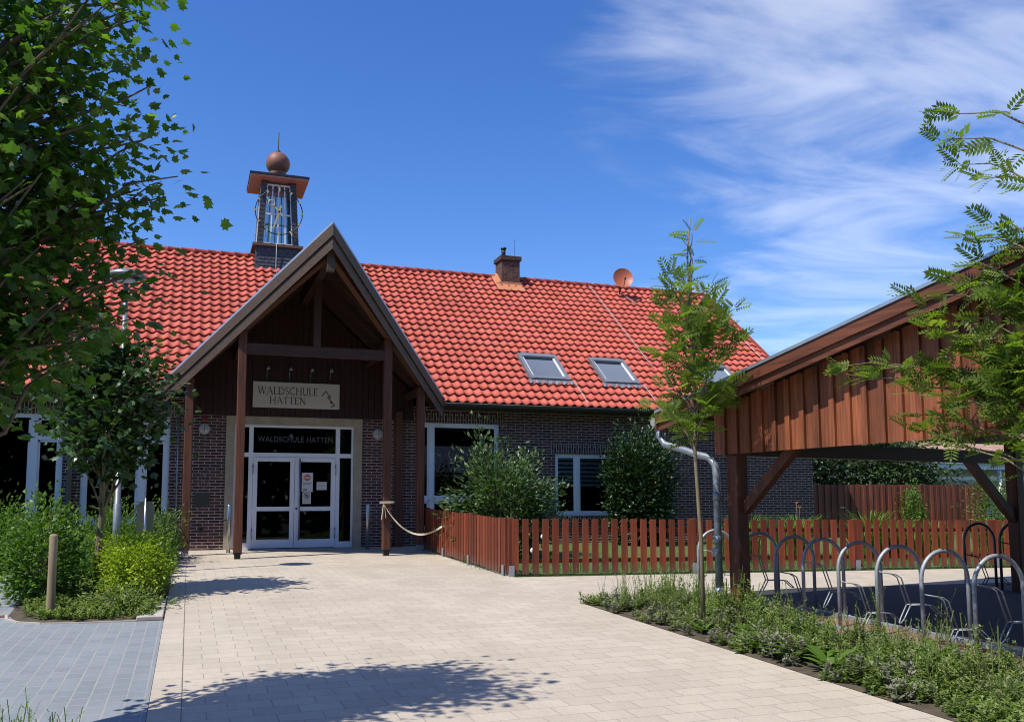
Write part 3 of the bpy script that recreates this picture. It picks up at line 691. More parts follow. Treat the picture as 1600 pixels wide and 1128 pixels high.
mb = MB(); mb.bev((PX-.09,19.16,4.97),(PX+.07,19.29,6.6)); part('king_post', mb, WBEAM, P)
mb = MB(); mb.box((PX-.08,17.56,6.42),(PX+.08,24.6,6.68)); part('ridge_beam', mb, WBEAM, P)
mb = MB(); mb.bev((PX-.075,17.42,6.18),(PX+.075,17.555,6.70)); part('drop_post', mb, WBARGE, P)
for s in (-1,1):
    mb = MB(); mb.beam((PX+s*2.54,20.4,4.26),(PX+s*2.54,21.78,4.26),.12,.16); part('plate_beam', mb, WBEAM, P)
    mb = MB(); mb.beam((PX+s*1.53,19.3,5.05),(PX+s*1.53,21.7,5.05),.12,.16); part('plate_beam', mb, WBEAM, P)
# boarded gable wall over the stone lintel
mb = MB(); tn = []
x = -.12
while x < 5.2:
    x1 = min(x+.145, 5.2); cz = lambda q: max(3.70, min(PZ-.3-2.93*abs(q-PX)/3.21, 6.85))
    off = 0
    if cz(x) > 3.75 and cz(x1) > 3.75:
        v = [(x+.004,YF-.075,3.69),(x1-.004,YF-.075,3.69),(x1-.004,YF-.075,cz(x1)),(x+.004,YF-.075,cz(x))]; mb.prism(v, (0,.05,0))
    x = x1
mb.add([(-.12,YF-.03,3.69),(5.2,YF-.03,3.69),(5.2,YF-.03,4.4),(PX,YF-.03,6.85),(-.12,YF-.03,4.4)], [(0,1,2,3,4)])
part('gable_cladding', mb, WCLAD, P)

# ------------------------------------------------------------------ sign with serif capitals, drawn stroke by stroke
TK, TN = .135, .065
def arc(cx, cy, rx, ry, a0, a1, n=14): return [(cx+rx*math.cos(R(a)), cy+ry*math.sin(R(a))) for a in np.linspace(a0, a1, n)]
GLY = {
 'W': (1.25, [([(.08,1),(.36,0)],TK),([(.36,0),(.62,.98)],TN),([(.62,.98),(.90,0)],TK),([(.90,0),(1.17,1)],TN)], [(.08,1),(.62,1),(1.17,1)]),
 'A': (.95, [([(.06,0),(.46,1)],TN),([(.46,1),(.86,0)],TK),([(.2,.34),(.72,.34)],TN)], [(.06,0),(.86,0)]),
 'L': (.66, [([(.14,0),(.14,1)],TK),([(.14,.03),(.60,.03),(.62,.2)],TN)], [(.14,1),(.14,0)]),
 'D': (.95, [([(.14,0),(.14,1)],TK),([(.14,.97)]+arc(.38,.5,.5,.47,90,-90)+[(.14,.03)],.10)], [(.14,1),(.14,0)]),
 'S': (.62, [(arc(.31,.75,.22,.23,35,180,8)+arc(.31,.75,.22,.23,180,270,6)+arc(.31,.26,.24,.24,90,-145,14),.105)], []),
 'C': (.90, [(arc(.5,.5,.42,.49,48,312,22),.11)], []),
 'H': (.95, [([(.14,0),(.14,1)],TK),([(.80,0),(.80,1)],TK),([(.14,.52),(.80,.52)],TN)], [(.14,1),(.14,0),(.80,1),(.80,0)]),
 'U': (.92, [([(.15,1),(.15,.35)]+arc(.46,.33,.31,.32,180,360,12)+[(.77,1)],.105)], [(.15,1),(.77,1)]),
 'E': (.70, [([(.14,0),(.14,1)],TK),([(.14,.97),(.58,.97),(.60,.82)],TN),([(.14,.52),(.50,.52)],TN),([(.14,.03),(.62,.03),(.64,.18)],TN)], [(.14,1),(.14,0)]),
 'T': (.80, [([(.40,0),(.40,1)],TK),([(.06,.82),(.08,.97),(.72,.97),(.74,.82)],TN)], [(.40,0)]),
 'N': (.98, [([(.14,0),(.14,1)],TN),([(.14,1),(.82,0)],TK),([(.82,0),(.82,1)],TN)], [(.14,0),(.82,1),(.10,1)]),
}
def ribbon(mb, pts, w, y, o, s):
    pts = [Vector((o[0]+p[0]*s, 0, o[1]+p[1]*s)) for p in pts]; lf = []; rg = []
    for i, p in enumerate(pts):
        t = (pts[min(i+1,len(pts)-1)]-pts[max(i-1,0)]).normalized(); nn = Vector((-t.z,0,t.x))*(w*s/2); lf.append(p+nn); rg.append(p-nn)
    v = [(p.x,y,p.z) for p in lf]+[(p.x,y,p.z) for p in rg]; k = len(lf)
    mb.add(v, [(i,i+1,k+i+1,k+i) for i in range(k-1)])
def serif_text(mb, txt, x0, x1, zb, hgt, y):
    tw = sum(GLY[c][0] for c in txt)+.06*(len(txt)-1); s = hgt; kx = (x1-x0)/(tw*s); x = 0; yy = y
    tmp = MB()
    for c in txt:
        w, st, se = GLY[c]
        for pts, th in st: yy -= .00012; ribbon(tmp, [(p[0]+x, p[1]) for p in pts], th, yy, (0,0), s)
        for (a, b) in se: yy -= .00012; ribbon(tmp, [(a+x-.15,b),(a+x+.15,b)], .055, yy, (0,0), s)
        x += w+.06
    mb.add([(x0+v[0]*kx, v[1], zb+v[2]) for v in tmp.v], tmp.f)
SG = thing('name_sign', 'cream board lettered WALDSCHULE HATTEN on the dark red gable boards above the doors', 'sign', (2.36,YF-.10,3.9))
SX0, SX1, SZ0, SZ1 = 1.35, 3.37, 3.90, 4.51; YS = YF-.125
mb = MB(); mb.bev((SX0,YS,SZ0),(SX1,YS+.03,SZ1),.004); part('board', mb, noisy('sign_cream',(.50,.46,.42),(.56,.52,.48),40,.7,bmp=.05), SG)
INK = mat('sign_ink', (.035,.03,.03), .6)
mb = MB(); wS = SX1-SX0
serif_text(mb, 'WALDSCHULE', SX0+.055*wS, SX0+.745*wS, SZ1-.295, .175, YS-.003)
serif_text(mb, 'HATTEN', SX0+.19*wS, SX0+.605*wS, SZ1-.515, .165, YS-.003)
part('lettering', mb, INK, SG)
mb = MB(); zg = [(.79,.50),(.835,.29),(.895,.53),(.855,.52),(.92,.74),(.885,.70),(.945,.84),(.895,.92)]
zg = [(SX0+a*wS, SZ1-b*(SZ1-SZ0)) for a, b in zg]; yy = YS-.003
for a, b in zip(zg[:-1], zg[1:]): yy -= .0002; ribbon(mb, [a,b], .022, yy, (0,0), 1)
part('zigzag_emblem', mb, INK, SG)
# four little spotlights on goose necks
def spot(x, lab, first=None):
    if first: return dup(first, (x,YF-.08,4.51), label=lab)
    t = thing('spotlight', lab, 'lamp', (x,YF-.08,4.51), 'spotlights over the name sign')
    m_ = MB(); m_.box((-.03,-.03,0),(.03,.0,.10)); part('bracket', m_, DARKM, t, True)
    m_ = MB(); m_.tube([(0,-.02,.08),(0,-.03,.22),(.01,-.07,.30),(.02,-.13,.31)], .008, 6); part('neck', m_, GREYM, t, True)
    m_ = MB(); m_.lathe([(.0,.06),(.03,.055),(.045,0),(.05,-.03),(.0,-.025)], (.02,-.14,.31), 14); part('lamp_head', m_, mat('spot_grey',(.35,.36,.37),.4,.5), t, True)
    return t
f0 = spot(1.66, 'small spotlight above the W of the cream name sign')
spot(2.18, 'small spotlight above the sign, over the letter D', f0)
spot(2.68, 'small spotlight above the sign, over the U of the first line', f0)
spot(3.14, 'small spotlight above the sign, over the zigzag tree emblem', f0)
# round wall lamps, alarm, plaque, letter slot, steel button posts
def roundlamp(x, z, lab, first=None):
    if first: return dup(first, (x,YF,z), label=lab)
    t = thing('wall_lamp', lab, 'lamp', (x,YF,z), 'round wall lamps')
    m_ = MB(); m_.tube([(0,0,0),(0,-.06,0)], .125, 24); part('ring', m_, mat('lamp_ring',(.33,.32,.30),.5), t, True)
    m_ = MB()
    n_ = 6; vs = [(.10*math.sin(math.pi/2*k/n_), -.06-.05*math.cos(math.pi/2*k/n_)) for k in range(n_+1)]
    v = [(r_*math.cos(2*math.pi*j/20), yq, r_*math.sin(2*math.pi*j/20)) for r_, yq in vs for j in range(20)]
    m_.add(v, [(i*20+j,i*20+(j+1)%20,(i+1)*20+(j+1)%20,(i+1)*20+j) for i in range(n_) for j in range(20)], True)
    part('glass_dome', m_, noisy('frosted_glass',(.40,.38,.35),(.55,.52,.48),30,.25,bmp=.1), t, True)
    m_ = MB(); m_.beam((-.10,-.115,0),(.10,-.115,0),.012,.012); m_.beam((0,-.118,-.10),(0,-.118,.10),.012,.012,(1,0,0)); part('guard', m_, GREYM, t, True)
    return t
l0 = roundlamp(.30, 3.36, 'round bulkhead lamp on brick under the red alarm')
roundlamp(4.33, 3.33, 'round bulkhead lamp on brick half behind a right porch post', l0)
mb = MB(); mb.box((.25,YF-.05,3.55),(.37,YF,3.64)); mb.tube([(.31,YF-.05,3.595),(.31,YF-.08,3.595)], .035, 12)
tag(part('alarm_beacon', mb, mat('alarm_red',(.22,.006,.008),.5)), 'small red alarm box on brick above a round lamp', 'alarm')
pq = thing('wall_plaque', 'square bronze plaque on the brick left of the door', 'plaque', (.29,YF,1.58))
mb = MB(); mb.bev((.14,YF-.03,1.58),(.45,YF,1.90),.006); part('plate', mb, noisy('bronze',(.045,.048,.036),(.07,.07,.052),12,.5,metal=.4), pq)
mb = MB()
for sx in (.165,.425):
    for sz in (1.605,1.875): mb.tube([(sx,YF-.036,sz),(sx,YF-.028,sz)], .01, 8)
part('screw', mb, GREYM, pq)
# wire ornament above the plaque
mb = MB()
for a in (-.16,-.05,.06,.2):
    mb.tube([(.30+a*.4,YF-.02,2.02),(.30+a*.9,YF-.03,2.30),(.30+a*1.7,YF-.02,2.48)], .005, 5)
mb.lathe([(.0,.02),(.03,0),(.0,-.02)], (.31,YF-.03,2.42), 10)
tag(part('wire_ornament', mb, GREYM), 'thin wire flower ornament on the brick above the plaque', 'ornament')
mb = MB(); mb.box((.25,YF-.03,1.00),(.33,YF,1.10)); mb.tube([(.29,YF-.02,1.0),(.29,YF-.09,.99),(.29,YF-.09,.95)], .012, 8); mb.box((.24,YF-.1,1.02),(.34,YF-.085,1.035))
tag(part('water_tap', mb, DARKM), 'dark outdoor water tap low on the brick wall', 'tap')
def bpost(x, y, lab):
    t = thing('steel_post', lab, 'post', (x,y,G(y)), 'steel door button posts')
    m_ = MB(); m_.tube([(0,0,0),(0,0,1.05),(0,0,1.06)], [.045,.045,.038], 16); part('tube', m_, STEEL, t, True)
    m_ = MB(); m_.tube([(-.045,0,.72),(-.10,0,.72)], .012, 8); m_.tube([(-.10,0,.72),(-.12,0,.72)], .03, 10); part('button', m_, DARKM, t, True); return t
bpost(.86, 20.95, 'brushed steel post in front of the left stone jamb')
bpost(3.98, 21.1, 'brushed steel post beside the right stone jamb')
# notices on the door
def notice(name, x0, x1, z0, z1, lab, marks):
    t = thing(name, lab, 'notice', ((x0+x1)/2,YF+.03,z0), 'paper notices on the door glass')
    m_ = MB(); m_.box((x0,YF+.028,z0),(x1,YF+.032,z1)); part('sheet', m_, mat('paper',(.55,.55,.52),.7), t)
    for nm, mm, shapes in marks:
        m_ = MB()
        for sh in shapes:
            if sh[0] == 'disc': _, cx_, cz_, ra = sh; m_.add([(cx_+ra*math.cos(a),YF+.0265,cz_+ra*math.sin(a)) for a in np.linspace(0,2*math.pi,20,endpoint=False)], [tuple(range(19,-1,-1))][:1])
            elif sh[0] == 'ring': _, cx_, cz_, ra = sh; m_.tube([(cx_+ra*math.cos(a),YF+.026,cz_+ra*math.sin(a)) for a in np.linspace(0,2*math.pi,25)], .008, 5, False)
            elif sh[0] == 'line': _, a, b, w_ = sh; ribbon(m_, [a,b], w_, YF+.0255, (0,0), 1)
        part(nm, m_, mm, t)
    return t
ORG = mat('print_orange',(.50,.10,.06),.6); BLK = mat('print_black',(.03,.03,.03),.6); GRY = mat('print_grey',(.25,.25,.25),.6)
notice('notice_sheet', 2.53,2.79,1.93,2.38,'white notice with an orange red round sign on the right door leaf', [('red_disc',ORG,[('disc',2.66,2.26,.075)]),('disc_bar',mat('paper_white',(.6,.58,.55),.7),[('line',(2.61,2.26),(2.71,2.26),.03)]),('text_lines',GRY,[('line',(2.56,2.13),(2.76,2.13),.014),('line',(2.56,2.10),(2.76,2.10),.014),('line',(2.56,1.97),(2.66,1.97),.05)])])
notice('notice_sheet', 2.55,2.75,1.64,1.92,'white notice with a black prohibition ring below the orange one', [('black_ring',BLK,[('ring',2.65,1.83,.062),('line',(2.605,1.875),(2.695,1.785),.014),('disc',2.65,1.83,.028)]),('text_lines',GRY,[('line',(2.58,1.72),(2.72,1.72),.012),('line',(2.58,1.69),(2.72,1.69),.012)])])
notice('notice_sheet', 2.88,3.12,1.97,2.16,'plain white landscape notice with grey lines beside the orange one', [('text_lines',GRY,[('line',(2.91,2.12),(3.08,2.12),.012),('line',(2.91,2.07),(3.09,2.07),.02),('line',(2.91,2.02),(3.06,2.02),.012)])])

# satellite dish on the roof
t = thing('satellite_dish', 'orange red satellite dish on a short mast by the ridge', 'satellite dish', (13.62,26.95,roofz(26.95)))
mb = MB(); n_ = 6; dn = Vector((-.25,-.93,.25)).normalized(); ax = dn.cross(Vector((0,0,1))).normalized(); ay = ax.cross(dn)
v = []; c0 = Vector((13.62,26.72,9.17))
for k in range(n_+1):
    r_ = .34*k/n_
    for j in range(24): a = 2*math.pi*j/24; v.append(c0 + ax*(r_*math.cos(a)) + ay*(r_*1.08*math.sin(a)) + dn*(.10*(k/n_)**2))
mb.add(v, [(i*24+j,i*24+(j+1)%24,(i+1)*24+(j+1)%24,(i+1)*24+j) for i in range(n_) for j in range(24)], True)
part('dish', mb, mat('dish_orange',(.34,.085,.035),.5), t)
mb = MB(); mb.tube([(13.62,26.95,8.6),(13.62,26.9,9.05),(13.62,26.78,9.2)], .03, 8); part('mast', mb, DARKM, t)
mb = MB(); mb.tube([c0+ay*-.33+dn*.08, c0+ay*-.20+dn*.38], .012, 6); mb.tube([c0+ay*-.20+dn*.36, c0+ay*-.19+dn*.44], .03, 8); part('receiver_arm', mb, DARKM, t)
mb = MB(); mb.tube([(13.62,26.9,8.75),(13.75,26.5,8.45),(13.95,26.2,8.2)], .012, 5); part('cable', mb, mat('cable_pale',(.5,.42,.36),.6), t)

# ------------------------------------------------------------------ picket fence and board fence
def setint(o, vals):
    me = o.data; at = me.attributes.new('tint', 'FLOAT', 'FACE'); at.data.foreach_set('value', np.array(vals, dtype=np.float32))
def picket_run(name, lab, A, Bp, hA, hB, posts, sp, w, side):
    A = Vector(A); Bp = Vector(Bp); d = (Bp-A); ln = d.length; d.normalize(); nn = Vector((d.y,-d.x))*side
    z0 = G(A.y)
    t = thing(name, lab, 'fence', (A.x,A.y,z0))
    k = int(ln/sp); rails = MB(); tn = []
    def W3(s, o, z): p = A + d*s + nn*o; return Vector((p.x,p.y,z))
    for i in range(k):
        s = (i+.5)*sp; p = A + d*s; g = G(p.y); h = hA+(hB-hA)*s/ln + random.uniform(-.006,.006); b = .05 + random.uniform(-.012,.012)
        m_ = MB(); hw = w/2*random.uniform(.96,1.03); th = .022; lean = random.uniform(-.004,.004)
        v = [Vector((d.x*a,d.y*a,0))+Vector((nn.x*o,nn.y*o,0))+Vector((0,0,z)) for z in (b, h-.008, h) for (a, o) in ((-hw,0),(hw,0),(hw,th),(-hw,th))]
        for q in v[8:]: q.x += lean; 
        fs = [(3,2,1,0),(8,9,10,11)]
        for q in range(2):
            for e in range(4): fs.append((q*4+e,q*4+(e+1)%4,q*4+4+(e+1)%4,q*4+4+e))
        m_.add(v, fs)
        if not hasattr(picket_run, 'n'): picket_run.n = 0
        o = part('picket', m_, WPICK, t, True); o.location = (p.x-A.x, p.y-A.y, g-z0); setint(o, [random.random()]*len(fs))
    for zr in (.26,.78):
        rails.beam(W3(0,-.025,G(A.y)+zr*hA/.98), W3(ln,-.025,G(Bp.y)+zr*hB/.98), .035,.07)
    part('rail', rails, WPICK, t)
    for s in posts:
        p = A + d*s; g = G(p.y); h = hA+(hB-hA)*s/ln
        m_ = MB(); m_.bev((-.05,-.05,.06),(.05,.05,h+.015),.008); q = part('post', m_, WPICK, t, True); q.location = (p.x-A.x-nn.x*.03, p.y-A.y-nn.y*.03, g-z0); q.rotation_euler = (0,0,math.atan2(d.y,d.x))
        m_ = MB(); m_.box((-.045,-.082,.0),(.045,-.07,.19)); m_.box((-.045,.07,.0),(.045,.082,.19)); m_.box((-.04,-.04,0),(.04,.04,.06)); part('post_bracket', m_, METAL, q, True)
    return t
picket_run('picket_fence','long red picket fence with wide gaps facing the beige path',(5.16,14.46),(17.6,12.95),.98,.885,(.02,3.35,6.6,9.6,12.2),.178,.112,1)
picket_run('picket_fence','short red picket fence running back to the porch, close pickets',(5.12,14.60),(5.18,20.35),.98,.98,(.0,2.1,4.0,5.7),.178,.128,-1)
t = thing('board_fence', 'tall dark red board fence joining the brick corner, beyond the garden', 'fence', (17.3,22.4,G(22.4)))
mb = MB(); tv = []; x = 17.26; k = 0
while x < 24.4:
    p = k % 2; z1 = 2.17+random.uniform(-.008,.008)
    mb.box((x,22.4-(.022 if p else 0),.72),(x+(.11 if p else .15),22.4+.02-(.022 if p else 0),z1)); tv += [random.random()]*6
    x += .12; k += 1
o = part('boards', mb, WBACK, t); setint(o, tv)
mb = MB(); mb.box((18.62,22.36,1.45),(18.78,22.375,1.49)); mb.tube([(18.76,22.36,1.47),(18.76,22.30,1.47),(18.66,22.30,1.47)], .01, 6); part('gate_handle', mb, STEEL, t)
mb = MB(); mb.box((17.3,22.425,1.9),(24.4,22.47,2.0)); mb.box((17.3,22.425,1.0),(24.4,22.47,1.1)); part('rail', mb, WBACK, t)

# barrier tape tied from the porch post to the shrub
mb = MB(); pts = []
a, b = Vector((3.95,19.13,1.62)), Vector((5.62,18.6,1.66))
for k in range(25):
    s = k/24; p = a.lerp(b, s); p.z -= .66*(1-(2*s-1)**2) ; p.z += .10*math.sin(math.pi*s)*(s-.5)*2; pts.append(p)
mb2 = []
for i, p in enumerate(pts):
    tw_ = .6*math.sin(i*.8); mb2.append((p+Vector((.0,math.sin(tw_)*.02,math.cos(tw_)*.022)), p-Vector((.0,math.sin(tw_)*.02,math.cos(tw_)*.022))))
mb.add([q for pr in mb2 for q in pr], [(2*i,2*i+2,2*i+3,2*i+1) for i in range(24)])
mb.beam((3.86,19.12,1.66),(4.18,19.12,1.67),.003,.045); mb.beam((3.94,19.11,1.62),(3.90,19.10,1.30),.004,.06,(0,1,0)); mb.beam((3.96,19.105,1.60),(3.99,19.09,1.33),.004,.05,(0,1,0))
tag(part('barrier_tape', mb, mat('tape_cream',(.52,.48,.34),.5)), 'cream barrier tape sagging from the right porch post to the bush', 'barrier tape')

# ------------------------------------------------------------------ bicycle shed
AN = R(9); SP = Vector((6.15,9.36,0)); uu = Vector((math.cos(AN),math.sin(AN),0)); vv = Vector((-math.sin(AN),math.cos(AN),0))
gz = G(SP.y)
SH = thing('bicycle_shed', 'large open bicycle shed of red stained timber with a low pitched roof', 'shed', (SP.x,SP.y,gz))
SH.rotation_euler = (0,0,AN)
# local frame: x = u, y = v, z above the post foot
PB = 2.21-gz; ZL = 2.78-gz; SLP = .200; V0, V1 = .98, -6.4
def rz_(v): return ZL + (V0-v)*SLP
def bld(nm, mb, m, par=SH): return part(nm, mb, m, par, True)
mb = MB(); tv = []; v = .22; k = 0
while v > -6.2:
    w_ = .165; va, vb = v, v-w_
    za = rz_(va)-.16; zb2 = rz_(vb)-.16
    mb.add([(0,va,PB),(0,vb,PB),(0,vb,zb2),(0,va,za),(.022,va,PB),(.022,vb,PB),(.022,vb,zb2),(.022,va,za)], [(0,3,2,1),(4,5,6,7),(0,1,5,4),(1,2,6,5),(2,3,7,6),(3,0,4,7)]); tv += [random.random()]*6
    wb = .06; va, vb = v-w_+.012, v-w_-.055
    mb.add([(-.036,va,PB-.004),(-.036,vb,PB-.004),(-.036,vb,zb2-.02),(-.036,va,zb2-.004),(-.001,va,PB-.004),(-.001,vb,PB-.004),(-.001,vb,zb2-.02),(-.001,va,zb2-.004)], [(0,3,2,1),(4,5,6,7),(0,1,5,4),(1,2,6,5),(2,3,7,6),(3,0,4,7)]); tv += [random.random()]*6
    v -= w_+.045
o = bld('gable_boards', mb, WSHED); setint(o, tv)
U0, U1 = -.31, 7.2
mb = MB(); mb.prism([(U0-.015,V0+.02,rz_(V0)),(U0-.015,V1,rz_(V1)),(U0-.015,V1,rz_(V1)+.035),(U0-.015,V0+.02,rz_(V0)+.035)], (U1-U0,0,0)); bld('roof_sheet', mb, ZINC)
mb = MB(); mb.prism([(U0+.06,V0,rz_(V0)-.04),(U0+.06,V1,rz_(V1)-.04),(U0+.06,V1,rz_(V1)-.002),(U0+.06,V0,rz_(V0)-.002)], (U1-U0-.1,0,0)); bld('roof_boards', mb, WBEAM)
mb = MB(); mb.prism([(U0,V0,rz_(V0)-.13),(U0,V1,rz_(V1)-.13),(U0,V1,rz_(V1)-.002),(U0,V0,rz_(V0)-.002)], (.03,0,0))
mb.prism([(U0+.032,V0,rz_(V0)-.225),(U0+.032,V1,rz_(V1)-.225),(U0+.032,V1,rz_(V1)-.10),(U0+.032,V0,rz_(V0)-.10)], (.03,0,0)); bld('fascia', mb, WSHEDX)
mb = MB(); mb.box((U0,V0,rz_(V0)-.2),(U1,V0+.03,rz_(V0)-.01)); bld('eave_board', mb, WSHED)
for up_ in (.15, 5.72):
    mb = MB(); mb.bev((up_-.09,-.09,-.02),(up_+.09,.09,PB+.35),.01); bld('post', mb, WPOST)
for up_ in (.6, 6.9):
    mb = MB(); mb.bev((up_-.09,-6.2,-.1),(up_+.09,-6.02,rz_(-6.1)-.2),.01); bld('post', mb, WPOST)
mb = MB(); mb.box((.03,-.07,PB-.02),(7.1,.07,PB+.16)); bld('eave_beam', mb, WBEAM)
for v in np.arange(-5.6,.6,.8): mb = MB(); mb.box((.05,v-.04,rz_(v)-.19),(7.1,v+.04,rz_(v)-.045)); bld('purlin', mb, WBEAM)
mb = MB(); mb.beam((.21,-.05,1.28),(.21,-.90,PB+.05),.10,.12); bld('brace', mb, WPOST)
mb = MB(); mb.beam((5.65,0,1.10),(4.62,0,PB+.02),.10,.12); bld('brace', mb, WPOST)
mb = MB(); mb.tube([(U0+.02,V0+.09,rz_(V0)-.10),(U1,V0+.09,rz_(V0)-.12)], .06, 10); bld('gutter', mb, METAL)
mb = MB()
x0_ = -.13
pts = [(-.20,V0+.09,rz_(V0)-.12),(-.20,V0+.08,rz_(V0)-.28),(-.19,V0-.02,rz_(V0)-.40),(-.16,V0-.3,rz_(V0)-.47),(-.10,.42,rz_(V0)-.56),(-.075,.24,rz_(V0)-.60),(-.065,.15,rz_(V0)-.70),(-.065,.13,rz_(V0)-.85),(-.065,.13,0)]
mb.tube(pts, .045, 14)
for zc in (1.45,.92,.30): mb.tube([(-.065,.13,zc-.05),(-.065,.13,zc+.05)], .052, 14)
mb.tube([(-.12,.14,.78),(-.06,.14,.78)], .055, 12); mb.box((-.06,.10,1.40),(.07,.14,1.44))
bld('downpipe', mb, noisy('dull_zinc', (.15,.17,.20), (.23,.26,.30), 9, .5, metal=.45, bmp=.05))

# ------------------------------------------------------------------ bicycle hoops
def hoop(lab, loc, high, rz=0, m=METAL, wide=.53, ht=.93, grp='bicycle hoops in the lit row'):
    t = thing('bicycle_hoop', lab, 'bicycle rack', loc, grp, rz)
    hw = wide/2; zc = ht-hw*1.1
    m_ = MB(); m_.tube([(-hw,0,-.05),(-hw,0,zc)]+[(-hw*math.cos(a),0,zc+hw*1.1*math.sin(a)) for a in np.linspace(.12,math.pi-.12,17)]+[(hw,0,zc),(hw,0,-.05)], .0215, 10); part('hoop', m_, m, t, True)
    zt = ht*(.72 if high else .54)
    m_ = MB()
    for yy in (-.035,.035):
        m_.tube([(-hw,yy*.2,zt),(-.06,yy,zt-.035),(.0,yy,zt-.07),(.10,yy,zt-.36)], .0075, 6)
        m_.tube([(.10,yy,zt-.36),(hw,yy,zt-.36),(hw+.10,yy,zt-.37),(hw+.20,yy*1.2,zt-.46)], .0075, 6)
        m_.tube([(.10,yy,zt-.36),(.02,yy*.9,zt-.50),(-.01,yy*.5,zt-.545),(-.012,0,zt-.55)], .0075, 6)
    m_.tube([(hw+.20,-.042,zt-.46),(hw+.20,.042,zt-.46)], .0075, 6)
    part('wheel_holder', m_, m, t, True)
    return t
hy = [11.0,10.24,9.5,8.96,8.34,7.74,7.12,6.48,5.86]
labs = ['sunlit hoop farthest in the row, half hidden behind the downpipe','shaded dark hoop just right of the shed post','hoop third from the far end of the row, low wheel holder','hoop in mid row with a high wheel holder and narrow look',
        'middle hoop of the lit row with weeds round its feet','hoop with high wheel holder, fourth from the near end','hoop third from the near end with a low wheel holder','tall looking near hoop with a high wheel holder before the dark floor','nearest hoop of the lit row, cut by the edge of the picture']
for k, (y, lb) in enumerate(zip(hy, labs)):
    x = 7.0 if y > 10.9 else 7.18
    hoop(lb, (x, y, G(y)+.012), k % 2 == (0 if k == 0 else 1), R(-8))
DH = noisy('shaded_galvanised', (.10,.10,.11),(.16,.16,.17),25,.5,metal=.7,bmp=0)  # darker steel for the back row: the shed's shade put into the colour
for k, (x, lb) in enumerate(((11.35,'dark shaded hoop at the back of the shed, the left one of the pair'),(11.93,'dark shaded hoop at the back of the shed, the one nearer the far post'))):
    y = 10.55 - .12*k; hoop(lb, (x,y,G(y)+.01), k == 1, R(-12), DH, .50, 1.0, 'shaded hoops at the back of the shed')
# ground rails of the rack: galvanised sections in the reddish paving
for (x, ya, yb, lb) in ((6.73,9.35,8.0,'left galvanised ground rail of the far hoops'),(6.76,7.9,5.6,'left galvanised ground rail of the near hoops'),(7.40,9.5,8.0,'right galvanised ground rail of the far hoops'),(7.43,7.9,5.6,'right galvanised ground rail of the near hoops')):
    mb = MB(); mb.beam((x,ya,G(ya)+.03),(x+.02,yb,G(yb)+.03),.055,.04)
    for q in np.arange(yb+.2,ya,.3): mb.tube([(x+.01,q,G(q)+.045),(x+.01,q,G(q)+.062)], .012, 6)
    tag(part('ground_rail', mb, METAL), lb, 'rail', 'ground rails under the hoops')

# ------------------------------------------------------------------ street lamp, steel letterbox, wooden stake
LP = thing('street_lamp', 'grey street lamp with flat round head standing among the left bed trees', 'street lamp', (-1.13,16.65,G(16.65)))
mb = MB(); mb.tube([(0,0,-.05),(0,0,1.2),(0,0,1.21),(0,0,5.05)], [.062,.062,.05,.04], 14); part('pole', mb, GREYM, LP, True)
mb = MB(); mb.lathe([(.0,.14),(.12,.13),(.28,.07),(.31,.03),(.31,.0),(.24,-.01)], (0,0,5.12), 28); part('lamp_hood', mb, GREYM, LP, True)
mb = MB(); mb.lathe([(.05,-.08),(.15,-.07),(.15,.0),(.05,.05)], (0,0,5.08), 20); part('lamp_glass', mb, mat('lamp_opal',(.5,.5,.48),.3), LP, True)
LB = thing('steel_bin', 'brushed steel letterbox with rounded hood on a thin post before the window', 'letterbox', (-.72,17.6,G(17.6)))
mb = MB(); pr = [(-.14,.62),(-.14,1.12)]+[(-.14+.0,1.12)]+[( -.14*math.cos(a), 1.12+.09*math.sin(a)) for a in np.linspace(.1,math.pi-.1,9)]+[(.14,1.12),(.14,.62)]
pr = [p for i, p in enumerate(pr) if i == 0 or p != pr[i-1]]
mb.prism([(a,-.12,b) for a, b in pr], (0,.24,0)); part('box', mb, STEEL, LB, True)
mb = MB(); mb.box((-.155,-.13,1.07),(.155,-.122,1.16)); mb.box((-.16,-.15,1.2),(.16,.14,1.215)); part('hood', mb, STEEL, LB, True)
mb = MB(); mb.tube([(0,-.15,0),(0,-.15,1.27)], .018, 8); part('post', mb, STEEL, LB, True)
mb = MB(); mb.lathe([(.0,.96),(.038,.955),(.046,.93),(.047,.5),(.051,0),(.051,-.1)], (-1.50,12.02,G(12.02)), 16)
tag(part('wooden_stake', mb, noisy('stake_wood',(.19,.14,.085),(.30,.24,.15),10,.85,(1,1,.15),bmp=.5), loc=(-1.50,12.02,G(12.02))), 'round weathered wooden stake at the corner of the left bed', 'stake')
# white garden globes behind the pickets
for k, (x, y, z, lb) in enumerate(((6.55,16.4,.98,'upper white garden globe on a rod behind the pickets'),(6.1,15.8,.75,'lower white garden globe on a rod behind the pickets'))):
    t = thing('garden_globe', lb, 'garden ornament', (x,y,G(y)), 'white globes behind the fence')
    m_ = MB(); m_.lathe([(.06*math.sin(math.pi*q/8),-.06*math.cos(math.pi*q/8)) for q in range(9)], (0,0,z-G(y)), 14); part('globe', m_, mat('globe_white',(.7,.7,.68),.3), t, True)
    m_ = MB(); m_.tube([(0,0,0),(0,0,z-G(y)-.05)], .006, 5); part('rod', m_, DARKM, t, True)

